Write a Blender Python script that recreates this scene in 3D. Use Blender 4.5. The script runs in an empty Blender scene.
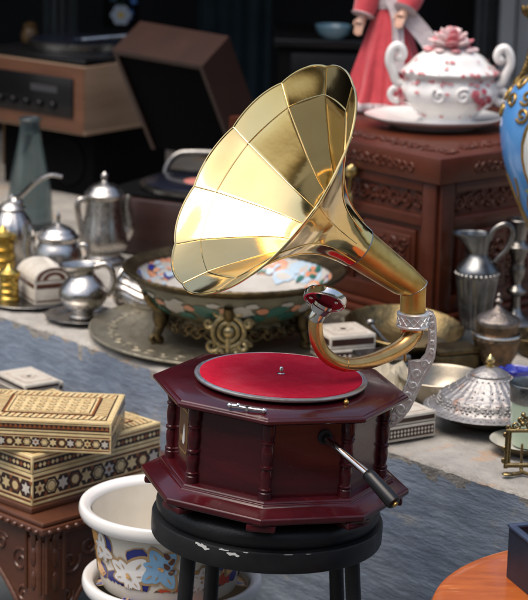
import bpy, math, random
from mathutils import Vector as V, Matrix as Mx
random.seed(7)
pi = math.pi
sc = bpy.context.scene
COL = sc.collection
# ------------------------------------------------------------------ camera
F = 2200.0; PITCH = math.radians(13.6); ROLL = math.radians(1.5)
CAM = V((0, 0, 1.85))
fw = V((0, math.cos(PITCH), -math.sin(PITCH)))
r0 = V((1, 0, 0)); u0 = V((0, math.sin(PITCH), math.cos(PITCH)))
cr = r0*math.cos(ROLL) + u0*math.sin(ROLL)
cu = u0*math.cos(ROLL) - r0*math.sin(ROLL)
cd = bpy.data.cameras.new('camera'); cam = bpy.data.objects.new('camera', cd); COL.objects.link(cam)
m = Mx((cr, cu, -fw)).transposed().to_4x4(); m.translation = CAM
cam.matrix_world = m
cd.sensor_width = 36; cd.lens = F/600*36; cd.clip_end = 300; cd.clip_start = .05
cd.dof.use_dof = True; cd.dof.focus_distance = 3.76; cd.dof.aperture_fstop = 6.5
sc.camera = cam
def ray(px, py): return fw + cr*((px-264)/F) + cu*((300-py)/F)
def at_z(px, py, z):
    d = ray(px, py); return CAM + d*((z-CAM.z)/d.z)
def at_y(px, py, y):
    d = ray(px, py); return CAM + d*((y-CAM.y)/d.y)
def at_d(px, py, dep): return CAM + ray(px, py)*dep
def depth(p): return (p-CAM).dot(fw)
# ------------------------------------------------------------------ materials
MATS = {}
def mat(name, c, c2=None, scale=6, rough=.5, metal=0, bump=0, bscale=None, coat=0, stretch=(1, 1, 1), rvar=0,
        thr=None, trans=0, sheen=0, spec=.5, detail=5, dirt=None, dscale=9, dthr=(.5, .62)):
    if name in MATS: return MATS[name]
    k = bpy.data.materials.new(name); k.use_nodes = True; nt = k.node_tree; N = nt.nodes; L = nt.links
    b = N['Principled BSDF']
    b.inputs['Base Color'].default_value = (*c, 1); b.inputs['Roughness'].default_value = rough
    b.inputs['Metallic'].default_value = metal; b.inputs['Coat Weight'].default_value = coat
    b.inputs['Coat Roughness'].default_value = .08
    b.inputs['Transmission Weight'].default_value = trans; b.inputs['Sheen Weight'].default_value = sheen
    b.inputs['Specular IOR Level'].default_value = spec
    tc = N.new('ShaderNodeTexCoord'); mp = N.new('ShaderNodeMapping'); mp.inputs['Scale'].default_value = stretch
    L.new(tc.outputs['Object'], mp.inputs['Vector'])
    def noise(s, d=detail):
        n = N.new('ShaderNodeTexNoise'); n.inputs['Scale'].default_value = s; n.inputs['Detail'].default_value = d
        n.inputs['Roughness'].default_value = .6
        L.new(mp.outputs[0], n.inputs['Vector']); return n
    def ramp(src, a, z):
        r = N.new('ShaderNodeMapRange'); r.inputs['From Min'].default_value = a; r.inputs['From Max'].default_value = z
        L.new(src, r.inputs['Value']); return r.outputs[0]
    def mix(fac, A, B):
        x = N.new('ShaderNodeMix'); x.data_type = 'RGBA'; L.new(fac, x.inputs[0])
        for i, q in ((6, A), (7, B)):
            if isinstance(q, tuple): x.inputs[i].default_value = (*q, 1)
            else: L.new(q, x.inputs[i])
        return x.outputs[2]
    colr = None
    if c2:
        n = noise(scale); a, z = thr or (.32, .68)
        colr = mix(ramp(n.outputs['Fac'], a, z), c, c2)
    if dirt:
        n = noise(dscale, 8); colr = mix(ramp(n.outputs['Fac'], *dthr), colr or c, dirt)
    if colr: L.new(colr, b.inputs['Base Color'])
    if rvar:
        n = noise(scale*1.7+3)
        r = N.new('ShaderNodeMapRange'); r.inputs['From Min'].default_value = .3; r.inputs['From Max'].default_value = .7
        r.inputs['To Min'].default_value = max(.02, rough-rvar); r.inputs['To Max'].default_value = min(1, rough+rvar)
        L.new(n.outputs['Fac'], r.inputs['Value']); L.new(r.outputs[0], b.inputs['Roughness'])
    if bump:
        n = noise(bscale or scale*4)
        bp = N.new('ShaderNodeBump'); bp.inputs['Strength'].default_value = min(1, bump); bp.inputs['Distance'].default_value = .01*max(1, bump)
        L.new(n.outputs['Fac'], bp.inputs['Height']); L.new(bp.outputs[0], b.inputs['Normal'])
    MATS[name] = k; return k
# ------------------------------------------------------------------ mesh builder
class MB:
    def __init__(s, M=None): s.v = []; s.f = []; s.mi = []; s.M = M or Mx.Identity(4)
    def add(s, pts, faces, mi=0, flat=False):
        o = len(s.v); s.v += [s.M @ V(p) for p in pts]
        s.f += [tuple(i+o for i in f) for f in faces]; s.mi += [mi]*len(faces)
    def box(s, c, size, M=None, mi=0, bev=0):
        x, y, z = [q/2 for q in size]; c = V(c); R = M or Mx.Identity(3)
        b = min(bev, x*.9, y*.9, z*.9)
        if b <= 0:
            p = [(i, j, k) for k in (-z, z) for j in (-y, y) for i in (-x, x)]
            s.add([c + R @ V(q) for q in p], [(0, 2, 3, 1), (4, 5, 7, 6), (0, 1, 5, 4), (2, 6, 7, 3), (0, 4, 6, 2), (1, 3, 7, 5)], mi)
            return
        # chamfered box: stacked rings with rounded corners
        rings = []
        def ring(dx, zz):
            r = []
            for (sx, sy, a0) in ((1, 1, 0), (-1, 1, 90), (-1, -1, 180), (1, -1, 270)):
                for t in (0, 45, 90):
                    a = math.radians(a0+t)
                    r.append(c + R @ V((sx*(x-b)+(b-dx)*math.cos(a), sy*(y-b)+(b-dx)*math.sin(a), zz)))
            return r
        rr = [ring(b, -z), ring(b*.3, -z+b*.3), ring(0, -z+b), ring(0, z-b), ring(b*.3, z-b*.3), ring(b, z)]
        s.loft(rr, mi=mi, capped=True)
    def loft(s, rings, mi=0, capped=False, closed=True):
        n = len(rings[0]); pts = [p for r in rings for p in r]; fs = []
        for i in range(len(rings)-1):
            for j in range(n if closed else n-1):
                k = (j+1) % n
                fs.append((i*n+j, i*n+k, (i+1)*n+k, (i+1)*n+j))
        if capped:
            fs.append(tuple(range(n-1, -1, -1))); fs.append(tuple((len(rings)-1)*n+j for j in range(n)))
        s.add(pts, fs, mi)
    def lathe(s, prof, n=48, base=(0, 0, 0), M=None, mod=None, mi=0, cap=False, mis=None, sx=1, sy=1):
        b = V(base); R = M or Mx.Identity(3); rings = []
        for (r, z) in prof:
            rg = []
            for j in range(n):
                a = 2*pi*j/n; q = r*(mod(a, r, z) if mod else 1)
                rg.append(b + R @ V((q*math.cos(a)*sx, q*math.sin(a)*sy, z)))
            rings.append(rg)
        if mis is None: s.loft(rings, mi, cap)
        else:
            for i in range(len(rings)-1): s.loft(rings[i:i+2], mis[min(i, len(mis)-1)])
    def tube(s, pts, r, n=12, mi=0, capped=True, flat=1.0):
        pts = [V(p) for p in pts]; m = len(pts); rs = r if isinstance(r, (list, tuple)) else [r]*m
        rings = []; ref = None
        for i in range(m):
            t = (pts[min(i+1, m-1)]-pts[max(i-1, 0)]).normalized()
            if ref is None:
                ref = V((0, 0, 1)) if abs(t.z) < .9 else V((1, 0, 0))
            ref = (ref - t*ref.dot(t)).normalized(); bi = t.cross(ref)
            rings.append([pts[i] + (ref*math.cos(2*pi*j/n)*flat + bi*math.sin(2*pi*j/n))*rs[i] for j in range(n)])
        s.loft(rings, mi, capped)
    def ball(s, c, r, n=16, m=10, mi=0, sc_=(1, 1, 1), R=None):
        R = R or Mx.Identity(3); rings = []
        for i in range(m+1):
            a = -pi/2 + pi*i/m; rr = max(math.cos(a), .004)*r
            rings.append([V(c)+R @ V((rr*math.cos(2*pi*j/n)*sc_[0], rr*math.sin(2*pi*j/n)*sc_[1], r*math.sin(a)*sc_[2])) for j in range(n)])
        s.loft(rings, mi, True)
    def prism(s, poly, z0, z1, M=None, mi=0):
        M = M or Mx.Identity(4); n = len(poly)
        p = [M @ V((x, y, z0)) for x, y in poly]+[M @ V((x, y, z1)) for x, y in poly]
        s.add(p, [(i, (i+1) % n, n+(i+1) % n, n+i) for i in range(n)]+[tuple(range(n-1, -1, -1)), tuple(range(n, 2*n))], mi)
    def build(s, name, mats, parent=None, origin=None, sharp=40, sub=0, bevel=0, recalc=True):
        if not isinstance(mats, (list, tuple)): mats = [mats]
        me = bpy.data.meshes.new(name)
        inv = None
        if parent is not None:
            w = world_m(parent); inv = w.inverted()
        else:
            if origin is None:
                lo = min(p.z for p in s.v); n = len(s.v)
                origin = V((sum(p.x for p in s.v)/n, sum(p.y for p in s.v)/n, lo))
            inv = Mx.Translation(-V(origin))
        me.from_pydata([inv @ p for p in s.v], [], s.f)
        for q in mats: me.materials.append(q)
        me.polygons.foreach_set('material_index', s.mi)
        me.polygons.foreach_set('use_smooth', [True]*len(s.f))
        me.update()
        if recalc:
            import bmesh
            bm = bmesh.new(); bm.from_mesh(me); bmesh.ops.recalc_face_normals(bm, faces=bm.faces); bm.to_mesh(me); bm.free()
        me.set_sharp_from_angle(angle=math.radians(sharp))
        o = bpy.data.objects.new(name, me); COL.objects.link(o)
        if parent is not None: o.parent = parent
        else: o.location = origin
        if bevel:
            b = o.modifiers.new('bevel', 'BEVEL'); b.width = bevel; b.segments = 2; b.limit_method = 'ANGLE'; b.angle_limit = math.radians(35)
            b.harden_normals = False
        if sub:
            u = o.modifiers.new('sub', 'SUBSURF'); u.levels = sub; u.render_levels = sub
        return o
def world_m(o):
    mm = o.matrix_basis.copy()
    return world_m(o.parent) @ mm if o.parent else mm
def tag(o, label, cat, group=None, kind=None):
    if label: o['label'] = label
    if cat: o['category'] = cat
    if group: o['group'] = group
    if kind: o['kind'] = kind
    return o
def thing(name, label, cat, M, group=None):
    o = bpy.data.objects.new(name, None); o.empty_display_size = .05; COL.objects.link(o)
    o.matrix_basis = M if isinstance(M, Mx) else Mx.Translation(V(M))
    return tag(o, label, cat, group)
def smooth(pts, n=6):
    pts = [V(p) for p in pts]; out = []; P = [pts[0]*2-pts[1]]+pts+[pts[-1]*2-pts[-2]]
    for i in range(1, len(P)-2):
        a, b, c, d = P[i-1:i+3]
        for k in range(n):
            t = k/n
            out.append(.5*((2*b)+(c-a)*t+(2*a-5*b+4*c-d)*t*t+(3*b-a-3*c+d)*t**3))
    out.append(pts[-1]); return out
def sprof(prof, n=5):
    return [(p.x, p.y) for p in smooth([V((r, z, 0)) for r, z in prof], n)]
class Spot:
    """a resting place on a horizontal surface, with a metre-per-unit scale"""
    def __init__(s, px, py, z):
        s.b = at_z(px, py, z); s.s = depth(s.b)/F
        e = math.asin((CAM.z-z)/(s.b-CAM).length); s.k = s.s/math.cos(e)
    def p(s, dx, h, t=0): return s.b + V((dx*s.s, -t*s.s, h*s.k))
    def prof(s, pr): return [(r*s.s, h*s.k) for r, h in pr]
def frame4(o, ex, ey, ez): 
    q = Mx((ex, ey, ez)).transposed().to_4x4(); q.translation = o; return q
def ring_poly(n, r, a0=0, rx=1, ry=1): return [(r*rx*math.cos(a0+2*pi*i/n), r*ry*math.sin(a0+2*pi*i/n)) for i in range(n)]
def star_poly(n, r1, r2, a0=0): return [((r1 if i % 2 == 0 else r2)*math.cos(a0+pi*i/n), (r1 if i % 2 == 0 else r2)*math.sin(a0+pi*i/n)) for i in range(2*n)]
class Surf:
    """decoration laid on a turned surface: profile list (r,z) around a vertical axis"""
    def __init__(s, base, prof, off=.0006): s.b = V(base); s.pr = prof; s.off = off
    def at(s, ang, z, k=1):
        pr = s.pr; r = pr[-1][0]; nr = (1, 0)
        for (r1, z1), (r2, z2) in zip(pr, pr[1:]):
            if min(z1, z2) <= z <= max(z1, z2) and abs(z2-z1) > 1e-9:
                t = (z-z1)/(z2-z1); r = r1+(r2-r1)*t; l = math.hypot(r2-r1, z2-z1); sg = 1 if z2 > z1 else -1
                nr = (sg*(z2-z1)/l, -sg*(r2-r1)/l); break
        r += nr[0]*s.off*k; zz = z+nr[1]*s.off*k
        return s.b + V((r*math.cos(ang), r*math.sin(ang), zz)), r
    def decal(s, mb, ang, z, poly, mi, k=1, rot=0, scl=1, sub=3):
        _, r = s.at(ang, z); c, sn = math.cos(rot), math.sin(rot)
        pl = []
        n = len(poly)
        for i in range(n):
            a, b = poly[i], poly[(i+1) % n]
            for t in range(sub): pl.append((a[0]+(b[0]-a[0])*t/sub, a[1]+(b[1]-a[1])*t/sub))
        cx = sum(p[0] for p in pl)/len(pl); cy = sum(p[1] for p in pl)/len(pl)
        pts = []; m = len(pl)
        for f in (.34, .67, 1):
            for (x, y) in pl:
                x, y = (cx+(x-cx)*f)*scl, (cy+(y-cy)*f)*scl
                x, y = c*x-sn*y, sn*x+c*y
                pts.append(s.at(ang+x/r, z+y, k)[0])
        pts.append(s.at(ang+(c*cx-sn*cy)*scl/r, z+(sn*cx+c*cy)*scl, k)[0])
        fs = [(3*m, i, (i+1) % m) for i in range(m)]
        for q in (0, 1):
            fs += [(q*m+i, (q+1)*m+i, (q+1)*m+(i+1) % m, q*m+(i+1) % m) for i in range(m)]
        mb.add(pts, fs, mi)
def spiral(cx, cy, R, turns=1.6, a0=0, sg=1, n=22):
    return [(cx+R*(1-.82*i/n)*math.cos(a0+sg*turns*2*pi*i/n), cy+R*(1-.82*i/n)*math.sin(a0+sg*turns*2*pi*i/n)) for i in range(n+1)]
def relief(mb, M, w, h, R, th, mi=0, seed=0, step=1.9):
    """carved scrolls and leaves covering a w x h panel in the xy plane of M"""
    rd = random.Random(seed); nx = max(1, int(w/(R*step))); ny = max(1, int(h/(R*step)))
    for i in range(nx):
        for j in range(ny):
            x = -w/2+(i+.5)*w/nx; y = -h/2+(j+.5)*h/ny; sg = 1 if (i+j) % 2 else -1
            sp = spiral(x, y, R*.92, 1.5, rd.uniform(0, 6.3), sg)
            k = len(sp)
            mb.tube([M @ V((a, b, th*.2)) for a, b in sp], [th*(.9-.4*q/k) for q in range(k)], 6, mi)
            for q in range(3):
                a = rd.uniform(0, 6.3); c, s_ = math.cos(a), math.sin(a); RR = Mx.Rotation(a, 3, 'Z')
                mb.ball(M @ V((x+c*R*.8, y+s_*R*.8, 0)), R*.42, 8, 5, mi, (1, .42, th*1.3/(R*.42)), M.to_3x3() @ RR)
# ------------------------------------------------------------------ palette
BRASS = mat('brass_polished', (.90, .70, .34), (.84, .60, .24), 5, .10, 1, .07, 5, rvar=.03, thr=(.35, .75))
BRASSN = mat('brass_neck', (.80, .53, .17), (.55, .32, .08), 14, .36, 1, .10, 40, rvar=.1)
COPPER = mat('tone_arm_gold', (.76, .47, .19), (.64, .36, .12), 30, .29, 1, rvar=.07)
CHROME = mat('chrome', (.78, .78, .77), (.62, .61, .58), 40, .12, 1, rvar=.06)
STEEL = mat('platter_rim', (.74, .72, .68), (.58, .56, .52), 60, .36, 1, rvar=.1)
CAST = mat('cast_silver', (.93, .93, .90), (.74, .74, .72), 60, .33, .78, .2, 200)
SOLDER = mat('solder_grey', (.34, .34, .34), None, 1, .4, 1)
MAHOG = mat('mahogany_lacquer', (.060, .0050, .0080), (.028, .0025, .0045), 7, .24, 0, coat=.3, spec=.25, stretch=(1, 1, 5), rvar=.06, dirt=(.10, .016, .018), dscale=60, dthr=(.62, .8))
FELT = mat('red_felt', (.66, .014, .045), (.55, .009, .034), 70, .95, 0, .5, 420, spec=.15, dirt=(.70, .06, .09), dscale=9, dthr=(.5, .75))
BLKPL = mat('black_plastic', (.007, .007, .008), None, 1, .28, 0, coat=.1, spec=.3)
VINYL = mat('black_vinyl', (.006, .006, .007), (.010, .010, .011), 10, .42, 0, .12, 220, rvar=.12, spec=.35)
BLKMET = mat('black_stool_paint', (.007, .007, .008), (.012, .012, .013), 25, .4, 0, .03, 80, spec=.35, rvar=.1)
CHIP = mat('chipped_white', (.55, .55, .53), None, 1, .7)
REDP = mat('red_enamel', (.33, .012, .035), (.22, .01, .02), 20, .4)
PICT = mat('plate_brown', (.13, .05, .022), (.06, .025, .015), 9, .4)
PALE = mat('plate_pale', (.62, .6, .55), None, 1, .5)
GOLDL = mat('plate_gold', (.45, .27, .10), None, 1, .4, .6)
DARKH = mat('dark_hole', (.006, .005, .005), None, 1, .8)
# ------------------------------------------------------------------ gramophone
T = at_d(281, 375, 3.85)
D0 = depth(T)
TILT = math.radians(2.0)
Rt = Mx.Rotation(TILT, 4, 'Y')
HTOP = .213
G = T - (Rt @ V((0, 0, HTOP)))
Mg = Mx.Translation(G) @ Rt
R3 = Rt.to_3x3()
gram = thing('gramophone', 'octagonal mahogany gramophone with a brass horn and red felt platter on the black stool', 'gramophone', Mg)
OFF = math.radians(-95.5)
def octring(R, z, n=8, off=0): return [V((R*math.cos(OFF+off+k*pi/4), R*math.sin(OFF+off+k*pi/4), z)) for k in range(n)]
def octloft(prof, capped=True):
    b = MB(Mg); b.loft([octring(r, z) for r, z in prof], capped=capped); return b
pl = [(.10, .014), (.236, .014), (.2385, .017), (.2385, .024), (.2365, .0265)] + sprof([(.232, .0275), (.222, .031), (.211, .036), (.2065, .0405)], 4) + \
     [(.2045, .041), (.2045, .043), (.2025, .0455), (.2, .0465), (.12, .0465)]
octloft(pl).build('plinth', MAHOG, gram, sharp=28, bevel=.0018)
ft = MB(Mg)
for k in range(8):
    a = OFF+k*pi/4; M = Mg @ Mx.Rotation(a, 4, 'Z') @ Mx.Translation((.208, 0, .007))
    f = MB(M); f.box((0, 0, 0), (.042, .05, .0138), bev=.004); f.build('foot', MAHOG, gram)
octloft([(.10, .0455), (.184, .0455), (.184, .178), (.1, .178)]).build('cabinet', MAHOG, gram, sharp=28)
cp = [(.0118, .0467), (.0118, .058), (.0105, .0595), (.0118, .0615), (.0118, .0645), (.0100, .066), (.0092, .070), (.0106, .078), (.0112, .086), (.0104, .094),
      (.0092, .0985), (.0118, .1005), (.0122, .1025), (.0118, .1045), (.0094, .1065), (.0104, .113), (.0114, .122), (.0116, .130), (.0104, .138), (.0094, .1425), (.0120, .1445), (.0120, .1475),
      (.0100, .1495), (.0108, .155), (.0118, .1575), (.0122, .160), (.0122, .1775)]
for k in range(8):
    a = OFF+k*pi/4; b = MB(Mg)
    b.lathe(cp, 20, (.186*math.cos(a), .186*math.sin(a), 0), cap=True)
    b.build('column', MAHOG, gram, sharp=35)
tp = [(.1, .1765), (.19, .1765), (.197, .1785), (.207, .1815), (.2155, .1835), (.2185, .1855), (.2245, .1868), (.2258, .189), (.2258, .1925), (.2245, .1948), (.219, .1955), (.217, .1972), (.205, .1995), (.202, .2002), (.1, .2003)]
octloft(tp).build('cabinet_top', MAHOG, gram, sharp=24, bevel=.0014)
b = MB(Mg)
b.lathe([(.0, .2035), (.138, .2035), (.143, .2042), (.149, .206), (.1515, .2085), (.152, .2105), (.1512, .2125), (.1492, .2135), (.1465, .2138), (.1455, .2128), (.12, .2126)], 128, cap=True)
b.lathe([(.02, .2), (.02, .2036)], 24)
plat = b.build('platter', STEEL, gram)
b = MB(Mg); b.lathe([(.1425, .2127), (.1424, .2143), (.141, .2148), (.06, .2149), (.004, .2149)], 128, cap=True); b.build('felt_mat', FELT, plat)
b = MB(Mg); b.lathe([(.0075, .2149), (.0075, .2165), (.0035, .2172), (.0034, .226), (.0022, .228), (.0005, .2284)], 20, cap=True); b.build('spindle', CHROME, plat)
# brake lever on the deck, small brass knob, picture plate
def deck(px, py): # a point on the deck plane
    n = Rt @ V((0, 0, 1)); o = Mg @ V((0, 0, .2003)); d = ray(px, py); return CAM + d*((o-CAM).dot(n)/d.dot(n))
a, c = deck(230, 408), deck(264, 413); dr = (c-a).normalized(); b = MB()
up = Rt @ V((0, 0, 1))
b.tube([a+up*.004, a+dr*.012+up*.005, a+dr*.02+up*.004, c+up*.004], [.0045, .0035, .0028, .0028], 10)
b.ball(a+up*.005, .006, 12, 8, 0, (1, 1, .8)); b.ball(c+up*.004, .005, 12, 8); b.ball(a+dr*.014+up*.007, .004, 10, 6)
b.tube([a+dr*.03-up*.001, a+dr*.03+up*.007], .0035, 10)
b.build('brake_lever', CHROME, gram)
b = MB(); q = deck(346, 404); b.ball(q+up*.003, .005, 12, 8); b.tube([q, q+up*.009], .002, 8); b.build('speed_screw', BRASSN, gram)
# the face with the picture plate is the one left of the front-left column
af = OFF-pi/4-pi/8; Mf = Mg @ Mx.Rotation(af, 4, 'Z') @ Mx.Translation((.184*math.cos(pi/8), 0, .118)) @ frame4(V((0, 0, 0)), V((0, 1, 0)), V((0, 0, 1)), V((1, 0, 0)))
b = MB(Mf)
def rrect(w, h, r, n=5):
    o = []
    for sx, sy, a0 in ((1, 1, 0), (-1, 1, 90), (-1, -1, 180), (1, -1, 270)):
        for t in range(n+1):
            aa = math.radians(a0+90*t/n); o.append((sx*(w/2-r)+r*math.cos(aa), sy*(h/2-r)+r*math.sin(aa)))
    return o
b.prism(rrect(.056, .082, .008), -.001, .0012, mi=0); b.prism(rrect(.05, .076, .006), -.001, .0018, mi=1); b.prism(rrect(.044, .07, .004), -.001, .0022, mi=0)
b.prism([(x+.006, y-.006) for x, y in [(.000, .019), (.004, .012), (.007, .002), (.008, -.010), (.004, -.017), (-.004, -.017), (-.007, -.010), (-.005, 0), (-.002, .010)]], -.001, .0026, mi=2)
b.prism([(x-.010, y-.016) for x, y in ring_poly(10, .006)], -.001, .0025, mi=1)
b.build('emblem_plate', [PICT, GOLDL, PALE], gram, sharp=50)
# crank
n17 = V((math.cos(OFF+pi/8), math.sin(OFF+pi/8), 0)); n17 = R3 @ n17
c0 = Mg @ V((0, 0, .118)); o = c0 + n17*(.184*math.cos(pi/8))
d = ray(325, 437); hole = CAM + d*((o-CAM).dot(n17)/d.dot(n17))
b = MB(); Mh = frame4(hole, n17.orthogonal().normalized(), n17.cross(n17.orthogonal().normalized()), n17)
b = MB(Mh); b.lathe([(.006, .0005), (.013, .0005), (.013, .0025), (.009, .003), (.0085, .0015)], 24); b.build('crank_socket', DARKH, gram)
e1 = at_d(394, 503, D0-.255); e0 = at_d(368, 474, D0-.225)
b = MB(); cpts = smooth([hole-n17*.01, hole+n17*.012+V((.003, 0, -.003)), hole.lerp(e0, .22)+n17*.012, hole.lerp(e0, .6)+n17*.004, e0], 6)
b.tube(cpts, [.0066]*len(cpts), 14); crank = b.build('crank', CHROME, gram)
b = MB(); ax = (e1-e0)
b.tube([e0-ax*.05, e0, e0+ax*.12, e0+ax*.5, e0+ax*.9, e1, e1+ax*.03], [.0075, .0105, .0115, .0122, .0130, .0125, .010], 20); b.build('handle', BLKPL, crank)
b = MB(); b.tube([e1, e1+ax*.07], .0055, 14); b.build('end_screw', BRASSN, crank)
# bracket, drawn in the upright plane behind the right hand faces
YB = T.y+.075
def bp(px, py, t=0): return at_y(px, py, YB+t)
out = [(427, 309), (433, 311), (436, 318), (437, 330), (436.5, 346), (435, 358), (429, 372), (421, 386), (416, 398), (410, 410), (402, 420), (394, 427), (386, 430),
       (386, 421), (391, 412), (396, 402), (402, 391), (407, 381), (408, 372), (408, 360), (414, 359.5), (420, 359), (425, 353), (428, 343), (428, 330)]
b = MB()
def slab(mb, pl, t0, t1, mi=0):
    n = len(pl); p = [bp(x, y, t0) for x, y in pl]+[bp(x, y, t1) for x, y in pl]
    mb.add(p, [(i, (i+1) % n, n+(i+1) % n, n+i) for i in range(n)]+[tuple(range(n-1, -1, -1)), tuple(range(n, 2*n))], mi)
slab(b, out, -.006, .008)
def orn(pl, r, t=-.0065):
    pp = smooth([bp(x, y, t) for x, y in pl], 4); b.tube(pp, r, 6)
k = len(out)
orn([(429, 313), (434, 318), (434.5, 345), (432.5, 358), (426, 371), (418, 386), (413, 398), (406, 411), (396, 421), (388, 427)], .0018)
orn([(430, 330), (430, 345), (427, 355), (420, 361.5), (410.5, 362), (410.5, 374), (405, 388), (399, 401), (393, 412), (388, 420)], .0018)
for (x, y, r, s_, a) in ((401, 409, 6.5, 1, 0), (394, 418, 5, -1, 2), (408, 396, 5, 1, 1), (413, 385, 4.5, -1, 4), (417, 374, 5, 1, 2), (424, 364, 4, -1, 0), (431.5, 352, 3, 1, 3), (431.5, 343, 2.6, -1, 1), (432, 334, 2.6, 1, 5), (431.8, 325, 2.6, -1, 0), (431, 317, 3, 1, 2)):
    orn([(p[0], p[1]) for p in spiral(x, y, r, 1.3, a, s_, 9)], .0026)
brk = b.build('bracket', CAST, gram, sharp=50, bevel=.001)
Cc = bp(413, 319.5, -.004); sB = depth(Cc)/F
b = MB(); b.lathe([(15.2*sB, -8*sB), (16.5*sB, -7*sB), (16.5*sB, -5.5*sB), (15.6*sB, -4.5*sB), (15.6*sB, 4.5*sB), (16.5*sB, 5.5*sB), (16.5*sB, 7*sB), (15.2*sB, 8*sB), (12*sB, 8*sB), (12*sB, -8*sB)], 40, Cc)
for j in range(14):
    a = 2*pi*j/14
    Ml = frame4(Cc+V((math.cos(a), math.sin(a), 0))*15.5*sB, V((-math.sin(a), math.cos(a), 0)), V((0, 0, 1)), V((math.cos(a), math.sin(a), 0)))
    for s_ in (1, -1): b.tube([Ml @ V((x*sB, s_*y*sB, .0002)) for x, y in ((-3.4, 3.8), (0, 0), (3.4, -3.8))], .0013, 6)
b.build('collar', CAST, brk)
b = MB(); b.tube([bp(405, 361, -.002), bp(404.5, 345, -.002), bp(404.5, 332, -.002)], .0026, 10); b.build('support_pin', BRASSN, brk)
# tone arm
armp = [(412, 334, .071), (407, 342, .06), (396, 350, .045), (380, 357.5, .018), (364, 362.5, -.01), (347, 364.5, -.034), (334, 361, -.05), (323, 352, -.058), (317, 339, -.062), (315.5, 327, -.064), (316, 318, -.065)]
ap = smooth([at_y(x, y, T.y+t) for x, y, t in armp], 6); n = len(ap)
b = MB(); b.tube(ap, [(.0168-.0045*min(1, i/(n*.45))) for i in range(n)], 24)
i0 = int(n*.52); 
tang = (ap[i0+1]-ap[i0]).normalized()
b.tube([ap[i0]-tang*.0018, ap[i0]-tang*.001, ap[i0]+tang*.001, ap[i0]+tang*.0018], [.0125, .0134, .0134, .0125], 24)
arm = b.build('tone_arm', COPPER, gram)
b = MB(); b.tube([at_y(412, 327, YB), at_y(412, 334, YB), ap[0], ap[1]], [.021, .0205, .0185, .0168], 24); b.build('arm_joint', COPPER, arm)
# sound box: a chrome drum with a red back, tipped towards the camera
nb = (fw*-.40 + cu*-.86 + cr*-.24).normalized()          # out of the red face
cB = at_y(324, 303, T.y-.066); ex = (cr - nb*cr.dot(nb)).normalized(); Mb = frame4(cB, ex, nb.cross(ex), nb)
sb = depth(cB)/F; RB = 21.8*sb
b = MB(Mb); b.lathe([(RB*.2, -.019), (RB*.8, -.018), (RB*.93, -.0165), (RB, -.013), (RB*1.0, -.0035), (RB*.96, -.001), (RB*.9, 0), (RB*.86, -.0015), (RB*.84, -.003)], 56, cap=True)
sbx = b.build('sound_box', CHROME, gram, sharp=32)
b = MB(Mb); b.lathe([(RB*.88, -.0028), (RB*.5, -.001), (RB*.2, .001)], 48, cap=True); b.build('red_backing', REDP, sbx)
j0 = ap[-1]; jf = Mb @ V((0, 0, .001))
b = MB(); q = [j0+(j0-jf)*.18, j0, j0.lerp(jf, .35), j0.lerp(jf, .4), j0.lerp(jf, .75), j0.lerp(jf, .8), jf]
b.tube(q, [.0128, .0135, .0135, .0158, .0185, .0165, .017], 28); b.build('socket', CHROME, sbx, sharp=30)
for k in range(3):
    a = k*2.1+.6; b = MB(Mb); b.ball((RB*.68*math.cos(a), RB*.68*math.sin(a), .001), .004, 12, 7, 0, (1, 1, .7)); b.build('screw', CHROME, sbx)
hs = at_d(318.5, 291.5, depth(cB)-.02); b = MB(); b.tube([hs-cu*.012+cr*.001, hs-cu*.003, hs+cu*.004, hs+cu*.007], [.0035, .005, .0048, .002], 12); b.build('needle_screw', BLKPL, sbx)
# horn
E = at_y(413.5, 287.5, YB)
Mo = at_d(262.5, 178.5, depth(E)-.168)
ax = (Mo-E); LH = ax.length; ax.normalize()
hx = (cr*.56+cu*.83); hx = (hx-ax*hx.dot(ax)).normalized(); hy = ax.cross(hx)     # hx: up the long axis of the mouth
if hy.dot(cr) > 0: sgn = -1
else: sgn = 1
RM = 134*depth(Mo)/F; k = RM/134
NP = 11; TH0 = math.radians(43)
hp = sprof([(134, 0), (126.5, 4), (116, 9.5), (107, 14.5)], 5)[:-1] + sprof([(107, 14.5), (97, 22), (82, 34), (65, 48), (50, 62.5), (39.5, 76), (31.5, 91), (26.4, 106), (23.7, 117), (22.3, 126)], 5)
xs = LH/207.0
def horn_pt(rr, x, th, off=0):
    f = ((th-TH0)/(2*pi)*NP) % 1.0; w = min(1, max(0, (rr-24)/110))
    lob = math.sin(pi*f)**.8
    bl = min(1, max(0, (rr-100)/34)); bl = bl*bl*(3-2*bl); amp = .018
    flat_ = math.cos(pi/NP)/math.cos((f-.5)*2*pi/NP)
    flat_ = 1+(flat_-1)*.85*min(1, w*4)
    q = rr*(flat_*(1-bl) + (.986+amp*lob)*bl) + off/k
    xx = x - lob*w**4*2.0
    return E + ax*(LH - xx*xs) + (hx*math.cos(th)+hy*sgn*math.sin(th))*q*k
b = MB(); NT = NP*16
b.loft([[horn_pt(r, x, TH0+2*pi*j/NT) for j in range(NT)] for r, x in hp])
b.loft([[horn_pt(r, x+.6, TH0+2*pi*j/NT, .0016) for j in range(NT)] for r, x in hp])
rim = [horn_pt(134, .2, TH0+2*pi*j/NT, .0008) for j in range(NT)]
# rolled rim
rr = .0023; rings = []
for j in range(NT):
    t = (rim[(j+1) % NT]-rim[j-1]).normalized(); q = (rim[j]-Mo); q = (q-t*q.dot(t)).normalized(); w = t.cross(q)
    rings.append([rim[j]+(q*math.cos(2*pi*i/8)+w*math.sin(2*pi*i/8))*rr for i in range(8)])
rings.append(rings[0]); b.loft(rings)
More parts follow.
